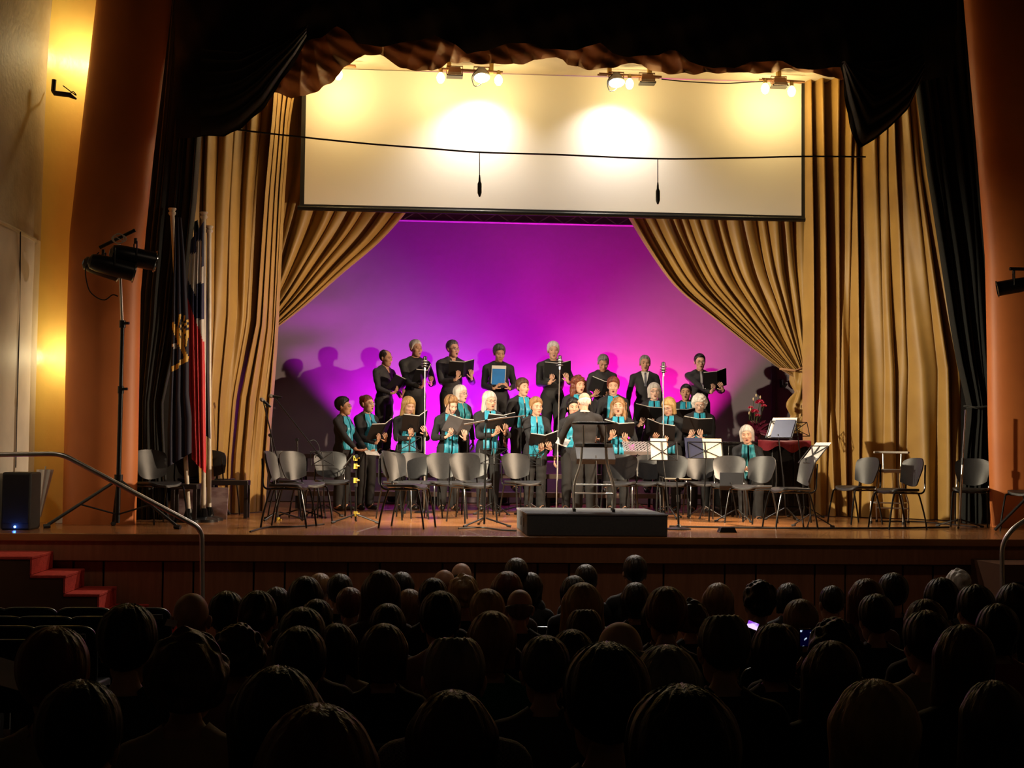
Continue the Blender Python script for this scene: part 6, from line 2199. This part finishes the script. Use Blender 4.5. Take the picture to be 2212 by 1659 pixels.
FIRST = {}
def sitter(px, py, w_, f, style, hcol, cloth, desc, arms_key='lap', tone='fair', turn=0.0):
    AUD.append(dict(px=px, py=py, w=w_, f=f, style=style, hcol=hcol, cloth=cloth, desc=desc, arms=arms_key, tone=tone, turn=turn))
AUD = []
S_ = sitter
S_(414, 1275, 76, 0, None, 'grey', 'brown', 'bald man below the left handrail with light on his scalp')
S_(490, 1284, 69, 0, 'short_thick', 'black', 'black', 'dark-haired person right of the bald man below the handrail')
S_(557, 1275, 60, 1, 'bun', 'dark', 'pink', 'dark-haired woman with a pale hair tie left of centre')
S_(598, 1270, 45, 1, 'bob', 'dark', 'black', 'narrow dark head just right of the woman with the hair tie')
S_(660, 1247, 61, 1, 'bob', 'black', 'black', 'black-haired head rising against the stage front below the leftmost singers')
S_(691, 1249, 45, 1, 'short_thick', 'light', 'grey', 'head with light streaked hair between two black-haired heads on the left')
S_(734, 1256, 54, 0, 'short_thick', 'black', 'black', 'round black-haired head below the yellow-clamped stand')
S_(685, 1297, 68, 0, 'short', 'dark', 'brown', 'short dark-haired head below the light streaked one on the left')
S_(653, 1321, 85, 0, 'short_thick', 'black', 'brown', 'dark head in the middle rows left, above a large black head')
S_(514, 1350, 100, 1, 'curly_mid', 'dark', 'pink', 'curly dark-haired woman right of the curly brown head on the left')
S_(647, 1364, 95, 0, 'short_thick', 'black', 'black', 'large black-haired head left of the long-haired woman with glinting hair')
S_(727, 1369, 88, 1, 'long', 'dark', 'cream', 'long dark-haired woman in cream collar, left of centre')
S_(405, 1365, 150, 1, 'curly_mid', 'brown', 'cream', 'big curly brown head with cream clothes and black strap on the left')
S_(116, 1368, 130, 0, 'short_thick', 'auburn', 'cream', 'short reddish-dark head in cream shirt at the far left')
S_(276, 1316, 135, 0, 'short_thick', 'black', 'navy', 'tall black-haired man in navy jacket at the left')
S_(172, 1487, 165, 0, 'short_thick', 'dark', 'black', 'dark head at the bottom left, in front of the man in navy')
S_(687, 1530, 235, 1, 'bob', 'auburn', 'brown', 'very large reddish-brown head at the bottom, left of centre')
S_(600, 1445, 165, 1, 'bob_full', 'dark', 'cream', 'dark wavy head behind the very large reddish-brown head')
S_(830, 1350, 93, 1, 'bob', 'brown', 'black', 'brown bobbed head left of the man in checked shirt')
S_(755, 1303, 68, 1, 'short_thick', 'auburn', 'black', 'reddish-brown round head below the dark chair turned right')
S_(838, 1306, 82, 1, 'bob', 'black', 'black', 'black bobbed head beside a lit ginger head, centre left')
S_(884, 1308, 60, 1, 'bob', 'light', 'black', 'ginger lit head half hidden by a black bobbed head')
S_(823, 1234, 72, 1, 'long', 'brown', 'brown', 'long brown-haired woman against the stage front, centre left')
S_(868, 1237, 42, 1, 'bob', 'black', 'black', 'small dark head right of the long brown-haired woman')
S_(936, 1248, 55, 0, 'crew', 'dark', 'black', 'near-bald dark head, lowest of three bald heads at the centre')
S_(960, 1227, 50, 0, None, 'grey', 'brown', 'reddish bald head, middle of three bald heads at the centre', 'lap', 'tan')
S_(997, 1213, 38, 0, 'horseshoe', 'black', 'black', 'bald head with dark sides, highest of three at the centre')
S_(1001, 1248, 34, 1, 'curly_short', 'blonde', 'black', 'small blonde curly head right of the three bald heads')
S_(952, 1285, 68, 0, 'short_thick', 'black', 'pink', 'black-haired head with pale collar below the three bald heads')
S_(1053, 1279, 69, 1, 'short_thick', 'blonde', 'black', 'short blonde head below the left corner of the podium')
S_(982, 1370, 132, 0, 'balding', 'grey', 'check', 'grey balding man in checked shirt in the centre')
S_(1063, 1323, 90, 1, 'bob', 'light', 'green', 'light-haired woman in green top in the centre')
S_(978, 1497, 160, 1, 'bob_full', 'brown', 'black', 'large brown head at the bottom in front of the checked shirt')
S_(1116, 1207, 46, 0, 'short', 'dark', 'black', 'small dark head against the stage front below the podium\'s left corner')
S_(1096, 1236, 60, 1, 'bob', 'auburn', 'brown', 'reddish head behind another reddish head below the podium')
S_(1086, 1250, 58, 1, 'short_thick', 'auburn', 'black', 'nearer of two reddish heads below the podium\'s left corner')
S_(1123, 1269, 68, 0, 'horseshoe', 'grey', 'navy', 'bald head with bright scalp and dark jacket below the podium')
S_(1146, 1238, 50, 1, 'bob', 'dark', 'black', 'dark bobbed head below the podium, right of the reddish heads')
S_(1266, 1221, 46, 0, 'short', 'dark', 'black', 'dark-haired man with square shoulders below the stool')
S_(1372, 1201, 45, 0, 'short', 'dark', 'black', 'man in dark suit sitting tallest against the stage front')
S_(1259, 1261, 70, 1, 'long', 'blonde', 'red', 'long blonde woman below the podium\'s middle')
S_(1240, 1245, 50, 1, 'bob', 'black', 'black', 'dark head just behind the long blonde woman')
S_(1373, 1260, 54, 1, 'bob', 'dark', 'black', 'dark head directly below the man sitting tallest')
S_(1440, 1275, 74, 1, 'short_thick', 'auburn', 'black', 'reddish head below the right corner of the podium')
S_(1263, 1313, 80, 0, 'balding', 'brown', 'red', 'brown-haired head with thinning lit crown below the long blonde')
S_(1340, 1336, 101, 0, 'horseshoe', 'grey', 'black', 'shiny bald head with grey sides right of the centre')
S_(1425, 1290, 76, 1, 'bob', 'dark', 'brown', 'dark bobbed head above right of the shiny bald head')
S_(1493, 1296, 74, 1, 'curly_mid', 'brown', 'black', 'wavy brown head left of the balding man with dark jacket')
S_(1236, 1363, 92, 1, 'bob', 'black', 'black', 'black head left of the shiny bald head')
S_(1178, 1377, 62, 0, 'short', 'darkgrey', 'grey', 'small grey-dark head right of the woman in green')
S_(1552, 1261, 62, 1, 'long', 'light', 'black', 'long light-haired woman below the pianist\'s music stands')
S_(1641, 1261, 68, 1, 'curly_short', 'black', 'black', 'round curly black head below the right part of the piano')
S_(1704, 1285, 46, 1, 'bob', 'black', 'black', 'small black head between the curly black and short blonde heads')
S_(1730, 1301, 76, 0, 'short_thick', 'light', 'grey', 'short blonde-brown head above the second lit phone')
S_(1798, 1276, 60, 0, 'crew', 'black', 'black', 'close-cropped black head right of the short blonde-brown one')
S_(1565, 1323, 115, 0, 'balding', 'darkgrey', 'black', 'balding man in dark jacket left of the first lit phone')
S_(1692, 1376, 78, 1, 'bob', 'dark', 'black', 'dark head below the first lit phone', 'lap')
S_(1802, 1338, 92, 1, 'curly_mid', 'black', 'black', 'curly black-haired person holding up the second lit phone', 'phone')
S_(1797, 1388, 110, 1, 'long', 'brown', 'black', 'long brown-haired woman with striped sleeve below the second phone')
S_(1872, 1252, 74, 1, 'long', 'auburn', 'pink', 'long reddish-haired woman below the chairs on the right')
S_(1930, 1243, 66, 0, 'short_thick', 'black', 'black', 'black round head right of the long reddish hair')
S_(1893, 1290, 87, 0, 'short_thick', 'dark', 'navy', 'dark-haired head with lit left edge on the right')
S_(2034, 1250, 66, 1, 'bob', 'black', 'black', 'black head beside the small white curly head on the right')
S_(2070, 1235, 47, 1, 'curly_short', 'white', 'grey', 'small white curly head below the right handrail')
S_(2000, 1297, 88, 1, 'bob', 'brown', 'black', 'brown head rising behind a big black head on the right')
S_(2108, 1270, 72, 0, 'short_thick', 'black', 'pink', 'black head with bare neck at the right below the handrail')
S_(2190, 1262, 62, 1, 'long', 'dark', 'black', 'dark long-haired head at the far right edge')
S_(2002, 1328, 108, 0, 'short_thick', 'black', 'cream', 'big black head with pale collar on the right')
S_(2083, 1353, 92, 1, 'long', 'brown', 'black', 'long brown hair right of the big black head')
S_(2155, 1307, 66, 1, 'bob', 'black', 'red', 'black head with red scarf at the far right')
S_(1891, 1474, 205, 1, 'bob_full', 'blonde', 'black', 'large pale blonde head nearest the camera at the bottom right')
S_(2148, 1475, 150, 1, 'long', 'darkgrey', 'black', 'dark streaked head at the bottom right corner')
S_(1311, 1405, 190, 0, 'short_thick', 'black', 'black', 'big black head at the bottom centre')
S_(1440, 1398, 142, 1, 'bob_full', 'grey', 'black', 'grey-blonde straight bob right of the big black head')
S_(1475, 1503, 268, 0, 'short_thick', 'black', 'black', 'very large black head at the bottom, in front of the grey bob')
S_(1672, 1350, 62, 1, 'bob', 'dark', 'black', 'dark-haired person holding up the first lit phone', 'phone')

HEADW = {None: 0.155, 'crew': 0.165, 'horseshoe': 0.172, 'balding': 0.175, 'short': 0.178, 'short_thick': 0.19, 'curly_short': 0.20, 'bun': 0.175, 'bob': 0.205, 'bob_full': 0.22, 'long': 0.205, 'curly_mid': 0.225}
def ztop(f):
    Hh = 1.60 if f else 1.70
    hs_ = 1 + 0.4 * (Hh / 1.70 * (0.98 if f else 1.02) * 1.42 - 1)
    return 0.868 * Hh + (0.52 - 0.505 * Hh) + (0.095 + 0.122) * hs_ + 0.015
for a in AUD:
    dw = HEADW[a['style']] * 1.10 * FPX / a['w']
    yh = 975 + (a['px'] - CX) * math.tan(ROLL)
    dy = 1218.0 / max(a['py'] - yh - 98, 60)
    a['d'] = min(max((dw * dy) ** 0.5, 2.55), 11.4)
def place(a):
    Yq = CAM.y + a['d']
    p = at(a['px'], a['py'], Yq)
    a['x'], a['y'] = p.x, Yq
    a['s'] = (p.z - hall_z(Yq)) / ztop(a['f'])
for a in AUD:
    place(a)
ROWS = [2.62 + 0.82 * k for k in range(12)]
taken = {k: [] for k in range(12)}
for a in sorted(AUD, key=lambda q: (-q['w'], q['py'])):
    best = None
    for k, dr in enumerate(ROWS):
        if dr > 11.5:
            continue
        Yq = CAM.y + dr
        p = at(a['px'], a['py'], Yq)
        s_ = (p.z - hall_z(Yq)) / ztop(a['f'])
        gap = min([abs(p.x - x) for x in taken[k]] or [9])
        cost = abs(math.log(dr / a['d'])) * 9 + max(0, s_ - 1.10) * 6 + max(0, 0.90 - s_) * 6 + max(0, 0.46 - gap) * 9
        for b_ in taken.values():
            pass
        if best is None or cost < best[0]:
            best = (cost, k, dr, p.x)
    a['d'] = best[2]
    taken[best[1]].append(best[3])
    place(a)
def set_mat(o, i, m):
    o.material_slots[i].link = 'OBJECT'
    o.material_slots[i].material = m
occ = 0
usedp = set()
for i, a in enumerate(AUD):
    src, hc = proto(a['f'], a['style'], a['arms'])
    key = (a['f'], a['arms'])
    s_ = min(max(a['s'], 0.86), 1.14)
    p = at(a['px'], a['py'], a['y'])
    zb = p.z - s_ * ztop(a['f'])
    zb = max(zb, hall_z(a['y']))
    loc = (a['x'], a['y'], zb)
    if key not in usedp:
        usedp.add(key)
        o = src
        o.location = loc
        o['label'] = a['desc']
    else:
        o = dup(src, loc, PI, a['desc'], 'audience members')
    o.scale = (s_,) * 3
    o.rotation_euler = (0, 0, PI + R(a['turn']))
    a['o'] = o
for a in AUD:
    for ch in list(a['o'].children):
        n = ch.name.split('.')[0]
        if n == 'jacket':
            set_mat(ch, 0, M_AUD[a['cloth']])
        elif n == 'hair':
            if a['style'] is None:
                bpy.data.objects.remove(ch)
            else:
                nh = link('hair', hair_mesh(a['style'], 3 if a['hcol'] in ('black', 'dark') else 5), hairm(a['hcol']), a['o'], loc=ch.location)
                nh.rotation_euler = ch.rotation_euler
                nh.scale = ch.scale
                bpy.data.objects.remove(ch)
        elif n == 'body' and a['tone'] != 'fair':
            for k, m_ in enumerate(skin_mats(a['tone'])):
                set_mat(ch, k, m_)
    occ += 1
    lb = 'seat of the ' + a['desc']
    if len(lb.split()) > 16:
        lb = lb.split(',')[0]
    if len(lb.split()) > 16:
        lb = ' '.join(lb.split()[:16])
    seat((a['x'], a['y'] - 0.10, max(hall_z(a['y']), a['o'].location.z)), lb)
# lit phones
def phone(px, py, Yq, w_, h_, rot, lab, m):
    t = thing('smartphone', lab, 'phone', at(px, py, Yq))
    t.rotation_euler = rot
    MB().box((0, 0, 0), (w_, 0.009, h_)).build('case', M_BLK, t, bevel=0.003)
    MB().box((0, -0.0052, 0), (w_ * 0.9, 0.001, h_ * 0.86)).build('display', m, t)
def phone_screen(name, c1, c2, st, sc_, p0=0.46):
    m = mat(name, (0.02, 0.02, 0.02), 0.2)
    nt_ = m.node_tree
    b = nt_.nodes['Principled BSDF']
    tc = nt_.nodes['Texture Coordinate']
    g = nt_.nodes.new('ShaderNodeTexNoise')
    g.inputs['Scale'].default_value = sc_
    r_ = nt_.nodes.new('ShaderNodeValToRGB')
    r_.color_ramp.elements[0].position = p0
    r_.color_ramp.elements[0].color = c1 + (1,)
    r_.color_ramp.elements[1].position = p0 + 0.06
    r_.color_ramp.elements[1].color = c2 + (1,)
    nt_.links.new(tc.outputs['Object'], g.inputs['Vector'])
    nt_.links.new(g.outputs['Fac'], r_.inputs[0])
    nt_.links.new(r_.outputs[0], b.inputs['Emission Color'])
    b.inputs['Emission Strength'].default_value = st
    return m
for a in AUD:
    if a['arms'] == 'phone':
        s_ = a['o'].scale[0]
        hand = Vector((a['x'], a['y'], a['o'].location.z)) + s_ * Vector((0.20, 0.40, 1.06 + 0.10)) if False else None
        yq = a['y'] + 0.42
        if 'second' in a['desc']:
            phone(1740, 1378, yq, 30 * (yq - CAM.y) / FPX, 40 * (yq - CAM.y) / FPX, (0, 0, R(8)), 'dark smartphone with white streak on its screen, the right of two phones', phone_screen('phone_screen_dark', (0.0, 0.0, 0.01), (0.6, 0.75, 1.0), 1.0, 38, 0.60))
        else:
            phone(1626, 1350, yq, 26 * (yq - CAM.y) / FPX, 18 * (yq - CAM.y) / FPX, (R(10), R(20), R(-10)), 'small smartphone glowing violet, the left of two phones', phone_screen('phone_screen_violet', (0.25, 0.05, 0.6), (0.8, 0.6, 1.0), 1.2, 14))

# pale hair tie and two programme leaflets catching the light
for a in AUD:
    if 'pale hair tie' in a['desc']:
        h = [c for c in a['o'].children if c.name.split('.')[0] == 'hair'][0]
        Mh = h.matrix_basis
        MB().tube([Vector(h.location) + Vector((0.034 * math.cos(q), 0.108, 0.02 + 0.034 * math.sin(q))) for q in [2 * PI * k / 12 for k in range(12)]], 0.014, 6, closed=True).build('hair_tie', M_WHF, a['o'])
def leaflet(px, py, d_, w_, h_, rot, lab):
    o = MB().box((0, 0, 0), (w_, 0.002, h_), rot=rot).build('programme_leaflet', M_PAPER, loc=at(px, py, CAM.y + d_))
    tag(o, lab, 'leaflet')
leaflet(18, 1455, 4.6, 0.09, 0.14, (R(-60), R(20), R(20)), 'pale programme leaflet held up at the far left edge')
leaflet(370, 1346, 6.4, 0.05, 0.05, (R(-60), R(10), R(0)), 'small pale leaflet left of the bald man')
